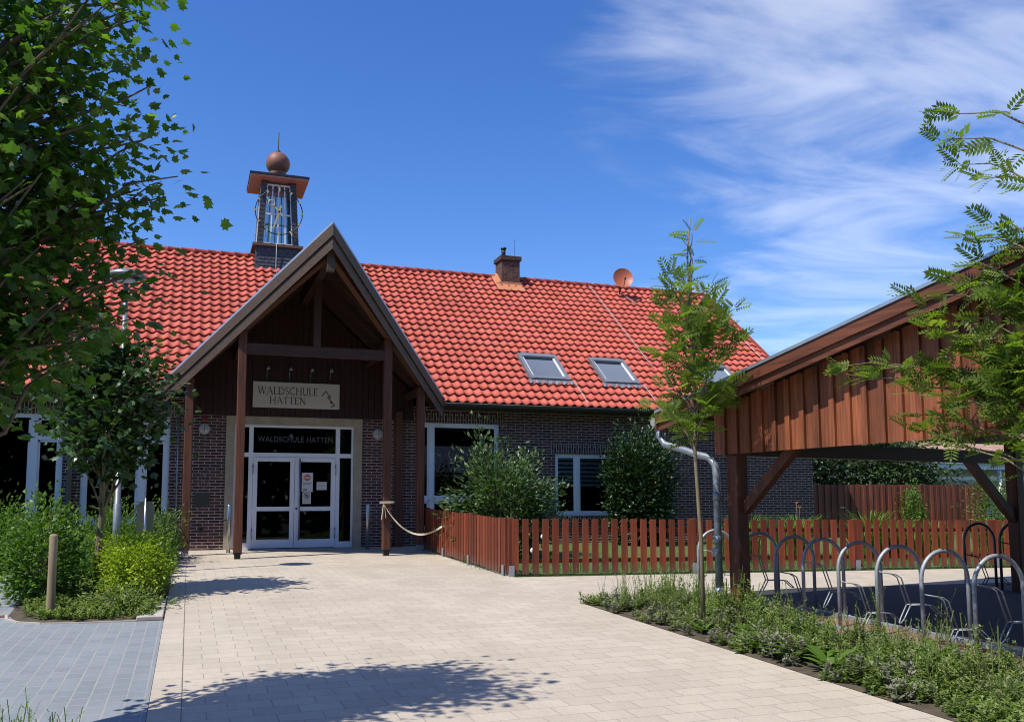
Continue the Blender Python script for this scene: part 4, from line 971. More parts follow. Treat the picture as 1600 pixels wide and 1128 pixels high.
# ------------------------------------------------------------------ foliage
def tmpl(pts, faces): return np.array(pts, dtype=float), faces
def mapleleaf():
    o = [(0,0),(.30,-.06),(.28,.11),(.54,.20),(.43,.36),(.50,.62),(.27,.58),(.15,.74),(0,1.0)]
    ol = o + [(-x, y) for x, y in o[-2:0:-1]]
    v = [(0,.33,.0)] + [(x, y, -.22*abs(x)-.10*(y-.3)**2) for x, y in ol]
    n = len(ol); return tmpl(v, [np.array([(0, 1+i, 1+(i+1) % n) for i in range(n)])])
def lance(w=.22):
    v = [(0,0,0),(w,.35,-.05),(w*.8,.65,-.07),(0,1,-.12),(-w*.8,.65,-.07),(-w,.35,-.05),(0,.5,.0)]
    return tmpl(v, [np.array([(0,1,6),(1,2,6),(2,3,6),(3,4,6),(4,5,6),(5,0,6)])])
def ovate(w=.34):
    v = [(0,0,0),(w,.38,-.06),(0,1,-.12),(-w,.38,-.06),(0,.45,.03)]
    return tmpl(v, [np.array([(0,1,4),(1,2,4),(2,3,4),(3,0,4)])])
def compound(pairs=6):
    """a rowan leaf: stalk with opposite leaflets and one at the tip"""
    v = []; f = []
    def leaflet(p, ang, ln):
        c, s = math.cos(ang), math.sin(ang); o = len(v); w = .36
        for a, b, z in ((0,0,0),(w*.5,.45,-.02),(0,1,-.10),(-w*.5,.45,-.02)):
            a *= ln; b *= ln; v.append((p[0]+a*c+b*s, p[1]-a*s+b*c, p[2]+z*ln))
        f.append((o,o+1,o+2,o+3))
    for k in range(pairs):
        t = .24+.66*k/(pairs-1); z = -.30*t*t
        for sd in (-1,1): leaflet((0,t,z), sd*R(66-12*t), .36-.09*abs(t-.5))
    leaflet((0,.92,-.27), 0, .30)
    o = len(v); v += [(-.012,0,0),(.012,0,0),(.008,.95,-.28),(-.008,.95,-.28)]; f.append((o,o+1,o+2,o+3))
    return tmpl(v, [np.array(f)])
LF_M, LF_L, LF_O, LF_C = mapleleaf(), lance(), ovate(), compound()
def frames(d, roll):
    """rotation matrices with local y along d and local z tipped upward"""
    d = d/np.linalg.norm(d, axis=1, keepdims=True); upv = np.tile([0,0,1.0], (len(d),1)); upv = upv + roll
    x = np.cross(d, upv); x /= (np.linalg.norm(x, axis=1, keepdims=True)+1e-9); z = np.cross(x, d)
    return np.stack([x, d, z], 2)
def scatter(tp, pos, Rm, sc):
    V, Fs = tp; P = np.einsum('nij,kj->nki', Rm, V)*sc[:,None,None] + pos[:,None,:]
    n, k = len(pos), len(V); out = []
    for F in Fs: out.append((F[None,:,:] + (np.arange(n)*k)[:,None,None]).reshape(-1, F.shape[1]))
    return P.reshape(-1,3), out, [len(F) for F in Fs]
def leaves(name, tp, pos, d, sc, tint, m, parent, roll=.5):
    Rm = frames(d, rng.normal(0,roll,(len(pos),3))); V, Fs, nf = scatter(tp, pos, Rm, sc)
    T = np.concatenate([np.repeat(tint, q) for q in nf]); return fastmesh(name, V, Fs, T, m, parent)
def curve_pts(a, b, n=7, sag=0, jit=.05):
    a = np.array(a, float); b = np.array(b, float); L_ = np.linalg.norm(b-a); t = np.linspace(0,1,n)[:,None]
    p = a + (b-a)*t; p[:,2] += sag*np.sin(np.pi*t[:,0]); j = rng.normal(0,jit*L_,(n,3))*np.sin(np.pi*t)*.6; return p + j

def tree(name, lab, cat, base, trunk_h, trunk_r, crown_c, crown_r, nb, lpb, leaf, size, m, bark, bf=.62, group=None, spread=.26, top=None, seedv=1, droop=.6, keep=None, extra=()):
    """trunk, limbs reaching into the crown, twigs along each limb and leaves along each twig"""
    global rng
    rng = np.random.default_rng(seedv)
    t = thing(name, lab, cat, base, group); bx, by, bz = base; c = np.array(crown_c, float); r = np.array(crown_r, float)
    wood_ = MB(); topz = top if top else c[2]+r[2]*.8
    tp_ = curve_pts((bx,by,bz-.05),(c[0]*.7+bx*.3,c[1]*.7+by*.3,topz), 10, 0, .004)
    wood_.tube(tp_, [max(trunk_r*(1-.85*k/9),.008) for k in range(10)], 10)
    pos = []; dr = []; sc = []; tn = []
    for k in range(nb+len(extra)):
        # ends spread through the crown volume, more of them near its surface
        for _ in range(50):
            d = rng.normal(0,1,3); d /= np.linalg.norm(d); q = rng.uniform(.35,1)**.55
            lump = 1 + .20*math.sin(3.1*d[0]+5*d[2]+seedv) + .14*math.sin(5.3*d[1]-4*d[2]+2*seedv)
            e = c + d*r*q*lump
            if e[2] > bz+.5 and (keep is None or keep(e)): break
        if k >= nb: e = np.array(extra[k-nb], float)
        zz_ = np.clip(e[2]-rng.uniform(.25,.9)*np.linalg.norm(e[:2]-tp_[0,:2])-.2, bz+trunk_h*.85, topz-.1)
        i = int(np.clip((zz_-bz)/(topz-bz)*9,0,8)); s = tp_[i]
        br = curve_pts(s, e, 7, .12*np.linalg.norm(e-s), .05); wood_.tube(br, list(np.linspace(max(trunk_r*.28,.006), .004, 7)), 5, False)
        shade = rng.normal(.5,.17)
        for j in range(lpb):
            u_ = rng.uniform(.45,1.05); ii = min(int(u_*6),5); p0 = br[ii]+(br[min(ii+1,6)]-br[ii])*(u_*6-ii if ii < 6 else 1)
            of = rng.normal(0,spread,3); of[2] *= .8; p = p0+of
            dd = of/ (np.linalg.norm(of)+1e-6) + (e-s)/(np.linalg.norm(e-s)+1e-6)*.5 + np.array([0,0,-droop]) + rng.normal(0,.25,3)
            pos.append(p); dr.append(dd); sc.append(size*rng.uniform(.6,1.25)); tn.append(shade+rng.normal(0,.16))
    part('trunk', wood_, bark, t)
    leaves('crown', leaf, np.array(pos), np.array(dr), np.array(sc), np.array(tn), m, t)
    return t
L_MAPLE = leafmat('maple_leaf', (.030,.080,.010), (.075,.165,.022), (.16,.275,.04), .52, .40, .55)
L_GLOBE = leafmat('field_maple_leaf', (.016,.040,.010), (.034,.078,.017), (.07,.135,.035), .30, .36, .5)
L_ROWAN = leafmat('rowan_leaf', (.075,.13,.022), (.15,.225,.042), (.235,.31,.07), .56, .5, .25)
L_BUSH = leafmat('bush_leaf', (.028,.060,.016), (.072,.128,.038), (.165,.235,.09), .28, .40, .5)
L_IVY = leafmat('ivy_leaf', (.012,.030,.008), (.024,.055,.014), (.045,.09,.024), .18, .4, .45)
L_FAR = leafmat('far_leaf', (.018,.040,.010), (.036,.072,.018), (.06,.11,.03), .25)
L_HEDGE = leafmat('hedge_leaf', (.05,.11,.014), (.098,.185,.026), (.16,.27,.045), .38)
L_LIME = leafmat('lime_leaf', (.15,.24,.015), (.27,.37,.026), (.40,.49,.05), .38)
L_WEED = leafmat('weed_leaf', (.080,.130,.034), (.185,.255,.075), (.31,.38,.14), .42, .6, .15)
L_GRASS = leafmat('grass_blade', (.055,.11,.016), (.105,.19,.030), (.17,.26,.05), .38, .6, .15)

tree('maple_tree','big leafy maple filling the left edge, its crown above the roof line','tree',(-1.78,6.25,G(6.25)),1.7,.10,(-1.50,6.1,3.72),(1.20,.95,1.90),185,48,LF_M,.074,L_MAPLE,BARK2,spread=.13,seedv=3,keep=lambda e: e[2] > 2.55 and e[0] > -1.95 and not (e[2] < 3.9 and e[0] < -1.35) and e[1] > 5.2,
     extra=((-.13,6.2,3.80),(-.20,6.22,3.66),(-.30,6.2,3.72),(-.26,6.25,3.16),(-.32,6.3,2.98),(-.38,6.3,2.84),(-.30,6.2,3.36),(-.5,6.2,3.1),(-.42,6.2,3.5),(-.55,6.25,2.8)))
tree('maple_tree','small round headed maple with thin straight trunk beside the wooden stake','tree',(-1.17,13.88,G(13.88)),1.75,.055,(-1.08,13.9,3.2),(.92,.9,1.0),125,40,LF_M,.10,L_GLOBE,BARK,spread=.15,seedv=5)

def rowan(lab, base, limbs, size, seedv, tr, trunk):
    global rng
    rng = np.random.default_rng(seedv); t = thing('rowan_tree', lab, 'tree', base, 'young rowan trees'); w = MB()
    w.tube(trunk, list(np.linspace(tr, .008, len(trunk))), 8)
    pos = []; dr = []; sc = []; tn = []
    for (a, e, n, sag) in limbs:
        br = curve_pts(a, e, 8, sag, .03); w.tube(br, list(np.linspace(.012, .003, 8)), 5, False); d0 = (br[-1]-br[0]); d0 /= np.linalg.norm(d0); sh = rng.normal(.5,.16)
        for j in range(n):
            u_ = rng.uniform(.22,1.0)*6.99; i = int(u_); p = br[i]+(br[i+1]-br[i])*(u_-i)
            ang = rng.uniform(0,2*math.pi); sd = np.array([math.cos(ang),math.sin(ang),rng.uniform(-.1,.55)]); dd = d0*.6+sd*.9+np.array([0,0,rng.uniform(-.75,.1)])
            if j < 2: p = br[-1]; dd = d0+sd*.5
            pos.append(p); dr.append(dd); sc.append(size*rng.uniform(.7,1.2)); tn.append(sh+rng.normal(0,.15))
    part('trunk', w, BARK, t); leaves('crown', LF_C, np.array(pos), np.array(dr), np.array(sc), np.array(tn), L_ROWAN, t, .75)
    return t
sb = (5.42,8.80,G(8.80)); top = (5.36,8.85,4.85)
trk = [(sb[0],sb[1],sb[2]-.05),(5.41,8.80,1.2),(5.37,8.82,2.2),(5.40,8.83,3.0),(5.37,8.85,3.9),(5.35,8.85,4.45),(5.40,8.85,4.92)]
lim = []
for k in range(42):
    z = random.uniform(2.2,3.72); a = random.uniform(0,2*math.pi); rr_ = random.uniform(.22,.56)*(1.05-.22*abs(z-2.9))
    lim.append(((5.39,8.83,z-.12),(5.40+rr_*math.cos(a),8.84+rr_*math.sin(a),z+random.uniform(.05,.40)),random.randint(8,12),.05))
for (x, z, n) in ((5.36,4.70,7),(5.37,4.42,9),(5.34,4.2,9),(5.10,4.16,8),(5.15,3.86,8),(5.62,4.10,5),(5.78,4.12,5),(5.92,3.86,6),(5.86,3.45,6),(5.05,3.6,8)):
    lim.append(((5.38,8.85,z-.42),(x,8.85+random.uniform(-.12,.12),z),n,.03))
rowan('slim rowan sapling with feathery leaves in front of the shed downpipe', sb, lim, .215, 8, .026, trk)
rb_ = (6.42,5.0,G(5.0))
trk = [(6.42,5.0,G(5)-.05),(6.42,5.0,1.5),(6.45,5.02,2.6),(6.44,5.05,3.8),(6.42,5.05,5.0)]
lim = []
# limbs given by their tips in the garden: along the shed wall and over its roof edge
for (x, y, z, n) in ((5.55,6.62,2.82,12),(5.62,6.5,2.86,14),(5.72,6.35,2.84,16),(5.82,6.2,2.88,14),(5.82,6.0,2.55,10),(5.95,6.15,2.22,10),(6.05,6.0,2.30,16),(6.0,5.9,2.05,8),
                     (5.95,5.85,3.12,20),(6.05,5.75,3.0,22),(6.12,5.6,2.85,22),(6.18,5.5,2.7,22),(6.2,5.4,2.5,20),(6.1,5.7,2.55,20),(6.15,5.6,2.35,18),(6.25,5.4,2.25,16),(6.3,5.25,2.1,12),(6.0,5.9,2.72,16),
                     (5.95,5.95,3.32,12),(6.05,5.8,3.45,16),(6.15,5.6,3.55,18),(6.2,5.5,3.35,20),(6.3,5.3,3.25,20),(5.85,6.1,3.42,7),(6.15,5.65,3.85,10),(6.1,5.75,4.72,10),(6.0,5.8,4.95,8),(6.12,5.7,4.50,8),(6.2,5.55,4.35,8),(6.2,5.5,3.95,10),(6.28,5.35,2.9,22),(6.3,5.25,2.65,20)):
    sx = random.uniform(.10,.25); zz0 = min(max(z-random.uniform(.35,.8),1.6),4.6)
    lim.append(((6.43,5.03,zz0),(x+random.uniform(-.06,.06),y+random.uniform(-.06,.06),z+random.uniform(-.05,.05)),int(n*1.35),.10))
rowan('rowan with arching sprays before the shed boards at the right edge', rb_, lim, .205, 9, .045, trk)

# shrubs: many short stems, leaves along them
def shrub(name, lab, cat, base, rad, h, n, lps, leaf, size, m, seedv, spread=.12, z0=.05, group=None, droop=.2, up_=.5, lump=.25):
    global rng
    rng = np.random.default_rng(seedv); t = thing(name, lab, cat, base, group); w = MB(); pos = []; dr = []; sc = []; tn = []
    b = np.array(base)
    for k in range(n):
        d = rng.normal(0,1,3); d[2] = abs(d[2]); d /= np.linalg.norm(d)
        lu = 1+lump*math.sin(4*d[0]+3*d[1]+seedv)+lump*.7*math.sin(7*d[2]+5*d[0]+seedv*2); q = rng.uniform(.45,1)**.5
        cz = h*.42; vz = rng.uniform(-1,1)
        ang = rng.uniform(0,2*math.pi); rr_ = max(1-abs(vz)**3.2,.04)**.5
        e = b + np.array([math.cos(ang)*rr_*rad[0]*q*lu, math.sin(ang)*rr_*rad[1]*q*lu, cz+vz*(h-cz if vz > 0 else cz-z0)*q*(1+.5*(lu-1))])
        s = b + np.array([rng.normal(0,.1)*rad[0], rng.normal(0,.1)*rad[1], z0]); br = curve_pts(s, e, 5, .1, .06)
        if k % 4 == 0: w.tube(br, [.012,.010,.008,.006,.003], 5, False)
        sh = rng.normal(.5,.17)
        for j in range(lps):
            u_ = rng.uniform(.6,1.08); p = br[0]+(e-br[0])*u_ + rng.normal(0,spread,3); dd = (p-b-np.array([0,0,h*.4]))*np.array([1,1,.6]); dd /= np.linalg.norm(dd)+1e-6
            dd = dd + np.array([0,0,up_-droop]) + rng.normal(0,.5,3); pos.append(p); dr.append(dd); sc.append(size*rng.uniform(.6,1.25)); tn.append(sh+rng.normal(0,.15))
    part('stems', w, BARK2, t); leaves('leaves', leaf, np.array(pos), np.array(dr), np.array(sc), np.array(tn), m, t); return t
shrub('garden_bush','broad grey green bush behind the fence, right of the porch','bush',(6.35,18.2,G(18.2)),(1.16,.95),2.35,330,36,LF_L,.12,L_BUSH,21,.12,lump=.20)
shrub('garden_bush','upright twig of pale leaves rising out of the broad bush','bush',(6.05,18.55,G(18.5)),(.38,.35),3.05,50,24,LF_O,.11,L_BUSH,22,.08)
shrub('ivy_column','tall dark green climbing shrub against the brick wall','climber',(10.95,20.6,G(20.6)),(.92,.6),3.15,380,36,LF_O,.11,L_IVY,23,.11,lump=.12)
shrub('hedge_bush','bright green leafy bush between the wooden stake and the small maple','bush',(-1.80,13.45,G(13.45)),(.44,.75),1.36,150,26,LF_O,.08,L_HEDGE,24,.09)
shrub('lime_perennial','mound of lime yellow flowering lady mantle beside the path','perennial',(-.67,13.45,G(13.45)),(.43,1.10),.86,420,40,LF_O,.050,L_LIME,25,.07,lump=.10)
shrub('low_herb','low grey green herb clump at the path corner of the bed','perennial',(-.70,12.1,G(12.1)),(.42,.45),.24,90,22,LF_L,.06,L_WEED,26,.07)
shrub('porch_plant','wiry dark green plant growing against the left porch post','perennial',(-.52,19.6,G(19.6)),(.38,.6),1.05,120,24,LF_L,.07,L_BUSH,27,.08)
shrub('meadow_clump','tall feathery green meadow plants under the big left window','perennial',(-3.3,18.6,G(18.6)),(1.25,1.0),1.12,300,34,LF_L,.085,L_HEDGE,28,.12,up_=.9)
shrub('meadow_clump','feathery green plants between the lamp post and the letterbox','perennial',(-1.15,18.7,G(18.7)),(.85,.7),1.12,200,34,LF_L,.07,L_GRASS,29,.10,up_=.9)
shrub('meadow_clump','dense green plants at the left edge behind the grey paving','perennial',(-5.0,18.4,G(18.4)),(1.3,1.0),1.15,260,30,LF_L,.085,L_HEDGE,30,.12,up_=.9)
# young spruce
t = thing('young_spruce','little spruce in front of the left window beside the lamp post','tree',(-1.42,19.3,G(19.3))); w = MB(); gz2 = G(19.3); w.tube([(-1.42,19.3,gz2),(-1.42,19.3,2.42)],[.03,.008],6)
pos = []; dr = []; sc = []; tn = []; rng = np.random.default_rng(41)
for lev in range(8):
    z = gz2+.35+lev*.20; rr_ = .55*(1-lev/8.4)+.05
    for k in range(7):
        a = 2*math.pi*k/7+lev*.6; e = np.array([-1.42+rr_*math.cos(a),19.3+rr_*math.sin(a),z+.22*rr_+.05]); s = np.array([-1.42,19.3,z]); w.tube([s,e],[.007,.003],4,False)
        for j in range(34):
            u_ = rng.uniform(.1,1); d = rng.normal(0,1,3)*.6+(e-s)/rr_; pos.append(s+(e-s)*u_); dr.append(d); sc.append(.06); tn.append(rng.uniform(.3,.8))
part('trunk', w, BARK, t); leaves('needles', lance(.10), np.array(pos), np.array(dr), np.array(sc), np.array(tn), L_BUSH, t)

# garden plants behind the picket fence: strap leaved lilies, some with orange flowers
rng = np.random.default_rng(51)
def lily(x, y, h, lab, flowers, seedv):
    global rng
    rng = np.random.default_rng(seedv); t = thing('day_lily', lab, 'perennial', (x,y,G(y)), 'day lilies behind the picket fence'); n = 170
    V = []; F = []; T = []
    for k in range(n):
        a = rng.uniform(0,2*math.pi); ln = h*rng.uniform(1.1,1.75); r0 = rng.uniform(0,.30); w = .018
        d = np.array([math.cos(a),math.sin(a),0]); sdv = np.array([-d[1],d[0],0])*w; o = len(V); p0 = np.array([x,y,G(y)])+d*r0
        for q in range(5):
            s = q/4; p = p0+d*(.42*ln*s*s)+np.array([0,0,ln*(s-.42*s**3)]); V += [p-sdv*(1-s*.9),p+sdv*(1-s*.9)]
        for q in range(4): F.append((o+2*q,o+2*q+1,o+2*q+3,o+2*q+2)); T.append(rng.uniform(.2,.9))
    fastmesh('leaves', np.array(V), np.array(F), np.array(T), L_GRASS, t)
    if flowers:
        fl = MB(); st_ = MB()
        for k in range(flowers):
            px_, py2 = x+rng.normal(0,.22), y+rng.normal(0,.15); zf = G(y)+h*rng.uniform(1.05,1.25); st_.tube([(x,y,G(y)+.1),(px_,py2,zf)],.005,4)
            for q in range(6):
                a = q*math.pi/3; fl.add([(px_,py2,zf),(px_+.05*math.cos(a-.25),py2+.05*math.sin(a-.25),zf+.05),(px_+.085*math.cos(a),py2+.085*math.sin(a),zf+.05),(px_+.05*math.cos(a+.25),py2+.05*math.sin(a+.25),zf+.05)],[(0,1,2,3)])
        part('stalks', st_, BARK, t); part('flowers', fl, mat('lily_orange',(.60,.16,.03),.6), t)
    return t
ll = ['lily clump with orange flowers right behind the shed post','lily clump with two orange flowers before the brick corner','large lily clump before the gate of the board fence','lily clump behind the pickets left of the climbing vine','lily clump behind the pickets, right of the vine','lily clump near the far shaded hoops','lily clump at the right end of the picket fence']
for k, ((x, h, fl), lb) in enumerate(zip(((11.2,.95,4),(12.6,.92,2),(14.1,1.02,0),(15.0,.82,0),(16.2,.75,0),(17.3,.8,0),(18.6,.85,0)), ll)):
    y = 16.4+.25*math.sin(k*2.1)-.10*k; lily(x, y, h, lb, fl, 60+k)
for k, (x, h) in enumerate(((10.4,.8),(11.9,.85),(13.3,.8),(14.6,.7),(15.6,.65),(16.8,.6),(18.0,.65),(19.3,.7))):
    lily(x, 15.6-.05*k+.3*math.sin(k*1.9), h, 'strap leaved lily clump without flowers close behind the picket fence', 0, 80+k)
shrub('climbing_vine','narrow pale green vine growing up the board fence','climber',(21.0,21.9,G(21.9)),(.28,.25),1.5,60,24,LF_O,.10,L_HEDGE,71,.10)
shrub('yellow_green_tree','loose yellow green sapling beyond the right end of the board fence','tree',(23.3,20.8,G(20.8)),(.95,.8),2.1,110,22,LF_O,.09,L_HEDGE,72,.16)
# bushes and trees beyond the board fence
tree('broadleaf_tree','dense dark tree behind the board fence next to the brick corner','tree',(21.2,27.5,G(27.5)),.8,.12,(21.4,27.5,2.9),(2.2,1.8,2.2),120,60,LF_O,.17,L_IVY,BARK2,spread=.3,seedv=81,group='trees behind the board fence')
tree('broadleaf_tree','broad lighter green tree behind the middle of the board fence','tree',(25.4,28.0,G(28)),.6,.14,(25.2,27.6,2.75),(3.0,1.8,2.0),170,60,LF_O,.17,L_FAR,BARK2,spread=.32,seedv=82,group='trees behind the board fence')
tree('broadleaf_tree','green tree top showing above the ridge left of the tower','tree',(-6.0,50,G(50)),4,.3,(-6.0,50,13.2),(2.6,2.6,4.6),110,50,LF_O,.32,L_FAR,BARK2,spread=.5,seedv=83)

# neighbour's house beyond the garden
H = thing('neighbour_house','low white house with pale red roof far behind the board fence','house',(41,37,G(37))); hz = G(37)
mb = MB(); mb.box((33.5,36,hz-.1),(52,46,3.35)); part('wall', mb, noisy('pale_render',(.33,.34,.35),(.42,.42,.42),2,.8), H)
mb = MB(); mb.prism([(33,35.2,3.55),(33,41,6.6),(33,46.8,3.55),(33,46.8,3.4),(33,41,6.42),(33,35.2,3.4)], (19.6,0,0)); part('roof', mb, paver('pale_roof_tiles',(.33,.20,.155),(.42,.27,.21),(.36,.23,.18),(.16,.09,.07),.30,.30,.02), H)
mb = MB(); mb.box((33,35.16,3.28),(52.6,35.2,3.62)); mb.tube([(33,35.1,3.6),(52.6,35.1,3.6)],.07,8); part('fascia', mb, mat('fascia_blue_white',(.55,.62,.70),.5), H)
mb = MB(); mb.box((33.4,35.98,2.75),(52,36.0,2.95)); part('window_band', mb, WHITE, H)
for x in (35.0,38.6,42.2,45.8):
    mb = MB(); mb.box((x,35.97,1.3),(x+2.4,36.03,2.7)); w_ = part('window', mb, mat('house_pane',(.04,.05,.06),.1), H)
    mb = MB(); mb.box((x+1.15,35.95,1.3),(x+1.25,35.969,2.7)); part('mullion', mb, WHITE, w_)
mb = MB(); mb.tube([(39.6,35.3,hz),(39.6,35.3,3.4)],.09,8); part('post', mb, WHITE, H)
t = thing('white_railing','low white slatted railing at the end of the picket garden','railing',(21.6,18.0,G(18)))
mb = MB(); mb.box((20.3,17.98,1.24),(23.2,18.04,1.31)); part('rail', mb, WHITE, t)
mb = MB()
for x in np.arange(20.4,23.2,.42): mb.box((x,17.99,G(18)),(x+.06,18.03,1.24))
part('slat', mb, WHITE, t)

# ------------------------------------------------------------------ weeds, grasses, lawn: nobody could count them
def weed_templates(n, seedv, hmin, hmax, leafy, lw=.18, feather=False):
    r_ = np.random.default_rng(seedv); out = []
    for k in range(n):
        V = []; F = []; T = []; ns = r_.integers(3,6)
        for s in range(ns):
            h = r_.uniform(hmin,hmax); a = r_.uniform(0,2*math.pi); ln = r_.uniform(.05,.35)*h; d = np.array([math.cos(a),math.sin(a),0])
            b = np.array([r_.normal(0,.05),r_.normal(0,.05),0]); o = len(V); wv = np.array([-d[1],d[0],0])*.0035
            for q in range(4): u_ = q/3; p = b+d*ln*u_*u_+np.array([0,0,h*u_]); V += [p-wv,p+wv]
            for q in range(3): F.append((o+2*q,o+2*q+1,o+2*q+3,o+2*q+2)); T.append(.35)
            nl = int(leafy*h)
            for j in range(nl):
                u_ = r_.uniform(.1,1.0); p = b+d*ln*u_*u_+np.array([0,0,h*u_]); aa = r_.uniform(0,2*math.pi); e = np.array([math.cos(aa),math.sin(aa),r_.uniform(-.1,.8)]); sz = r_.uniform(.035,.085)*(1.25-.8*u_)
                sd = np.cross(e,[0,0,1]); sd = sd/(np.linalg.norm(sd)+1e-6)*sz*lw; o = len(V); V += [p,p+e*sz*.5+sd,p+e*sz,p+e*sz*.5-sd]; F.append((o,o+1,o+2,o+3)); T.append(np.clip(r_.normal(.5,.2)+.2*u_,0,1))
        out.append((np.array(V), np.array(F), np.array(T)))
    return out
def cover(name, lab, cat, pts, tpl, smin, smax, m, seedv):
    r_ = np.random.default_rng(seedv); Vs = []; Fs = []; Ts = []; o = 0
    for (x, y, k) in pts:
        V, F, T = tpl[r_.integers(len(tpl))]; s = r_.uniform(smin,smax)*k; a = r_.uniform(0,2*math.pi); c, sn = math.cos(a), math.sin(a)
        W_ = np.stack([V[:,0]*c-V[:,1]*sn, V[:,0]*sn+V[:,1]*c, V[:,2]],1)*s + np.array([x,y,G(y)]); Vs.append(W_); Fs.append(F+o); o += len(V); Ts.append(np.clip(T+r_.normal(0,.14),0,1))
    ob = fastmesh(name, np.concatenate(Vs), np.concatenate(Fs), np.concatenate(Ts), m); return tag(ob, lab, cat, kind='stuff')
def inpoly(n, poly, r_):
    xs = [p[0] for p in poly]; ys_ = [p[1] for p in poly]; res = []
    while len(res) < n:
        x, y = r_.uniform(min(xs),max(xs)), r_.uniform(min(ys_),max(ys_)); c = False
        for i in range(len(poly)):
            x1, y1 = poly[i]; x2, y2 = poly[i-1]
            if (y1 > y) != (y2 > y) and x < (x2-x1)*(y-y1)/(y2-y1)+x1: c = not c
        if c: res.append((x, y))
    return res
rw = np.random.default_rng(91)
WT = weed_templates(9, 92, .16, .44, 95, .22); WT2 = weed_templates(7, 93, .08, .20, 130, .30); GT = weed_templates(6, 94, .10, .26, 10, .05); GT2 = weed_templates(6, 194, .22, .48, 16, .10)
L_STRAW = leafmat('straw_blade', (.10,.13,.04), (.19,.215,.08), (.30,.29,.14), .35, .7, .1)
def clump(x, y): return .65+.55*math.sin(x*3.1+y*1.7)*math.sin(y*2.3-x)
pl = [(5.0,2.5),(6.7,2.5),(6.55,11.2),(5.05,11.05)]
pts = []
for x, y in inpoly(1000, pl, rw):
    e = min(1,(x-4.93)/.75)*min(1,max(.3,(6.75-x)/.7))
    if clump(x,y) < .42 or (rw.random() > .35+.65*e): continue
    pts.append((x, y, max(.22,(.25+.75*e)*(.50+.50*clump(x,y))*rw.uniform(.55,1.15))))
cover('weeds','tangle of tall green weeds along the foot of the bicycle hoops','weeds',pts,WT,.8,1.25,L_WEED,95)
pts = [(x,y,.45+.55*clump(x,y)) for x, y in inpoly(900, [(4.93,2.5),(6.5,2.5),(6.5,11.2),(4.98,11.1)], rw) if clump(x+3,y) > .45]
cover('ground_cover','low leafy ground cover on the strip beside the beige path','ground cover',pts,WT2,.6,1.15,L_WEED,96)
L_GREY = leafmat('grey_herb_leaf', (.10,.11,.07), (.19,.20,.14), (.30,.28,.24), .3, .7, .1)
pts = [(x,y,.5+.6*clump(x,y)) for x, y in inpoly(520, [(4.95,2.5),(6.4,2.5),(6.4,11.2),(5.0,11.1)], rw) if clump(x,y+5) > .55]
cover('grey_herbs','greyish lilac tinged herbs mixed through the strip beside the path','herbs',pts,WT2,.7,1.4,L_GREY,196)
pts = [(x,y,max(.3,min(1,(x-4.9)/.7))*rw.uniform(.5,1.1)) for x, y in inpoly(300, [(4.98,2.5),(6.6,2.5),(6.5,11.2),(5.05,11.1)], rw) if clump(x+1,y) > .5]
cover('strip_grass','thin pale grass stalks standing in the strip beside the hoops','grass',pts,GT2,.8,1.25,L_STRAW,197)
ros = []
for q in range(5):
    r_ = np.random.default_rng(300+q); V = []; F = []; T = []
    for j in range(16):
        a = r_.uniform(0,6.28); ln = r_.uniform(.12,.26); d = np.array([math.cos(a),math.sin(a),0]); sd = np.array([-d[1],d[0],0])*ln*.13; rise = r_.uniform(.4,1.1)*ln; o = len(V); tt = r_.uniform(.3,.9)
        for t_3, w_3 in ((0,.25),(.35,.9),(.7,1.0),(1,.05)):
            p = d*ln*t_3+np.array([0,0,rise*(t_3-.55*t_3*t_3)+.02]); V += [p-sd*w_3,p+sd*w_3]
        for k3 in range(3): F.append((o+2*k3,o+2*k3+1,o+2*k3+3,o+2*k3+2)); T.append(tt)
    ros.append((np.array(V),np.array(F),np.array(T)))
pts = [(x,y,1) for x, y in inpoly(120, [(5.1,2.5),(6.6,2.5),(6.5,11.0),(5.2,10.9)], rw)]
cover('leaf_rosettes','broad leaved rosettes scattered through the strip','weeds',pts,ros,.6,1.5,L_GRASS,198)
pts = [(x,y,.8) for x, y in inpoly(420, [(-.30,11.3),(-.30,16),(-1.8,16),(-1.85,12.2),(-1.5,11.5)], rw)]
cover('bed_ground_cover','low green plants on the earth of the left bed','ground cover',pts,WT2,.7,1.2,L_WEED,97)
pts = [(x,y,1) for x, y in inpoly(900, [(-.3,15),(-.3,21.6),(-9,21.6),(-9,17.3),(-2.3,17.3),(-2,15)], rw)]
cover('meadow_plants','mixed wild meadow plants in front of the left windows','meadow',pts,WT,1.2,2.0,L_HEDGE,98)
pts = [(x,y,1) for x, y in inpoly(2600, [(5.3,14.5),(15.2,13.25),(17.5,13.0),(17.5,16.5),(5.3,17)], rw)]
cover('lawn_grass','short sunlit lawn grass behind the picket fence','grass',pts,GT,.35,.65,L_GRASS,99)
pts = [(5.2+i*.035+rw.normal(0,.01), 14.42-i*.035*.1215+rw.normal(0,.03)-.05, rw.uniform(.35,.8)) for i in range(340)]
cover('fence_foot_grass','fringe of grass along the foot of the picket fence','grass',pts,GT,.5,.9,L_GRASS,100)
pts = [(5.10+rw.normal(0,.06), rw.uniform(14.6,20.2), rw.uniform(.3,1.0)) for i in range(60)]
cover('porch_foot_grass','sparse grass tufts at the foot of the close pickets','grass',pts,GT,.5,1.0,L_GRASS,101)
pts = [(x,y,1) for x, y in inpoly(55, [(-1.25,4.9),(-.5,4.9),(-.55,5.85),(-1.3,6.15)], rw)]
cover('corner_grass','thin grass and weeds sprouting at the bottom left corner','grass',pts,GT2,.5,.95,L_GRASS,102)
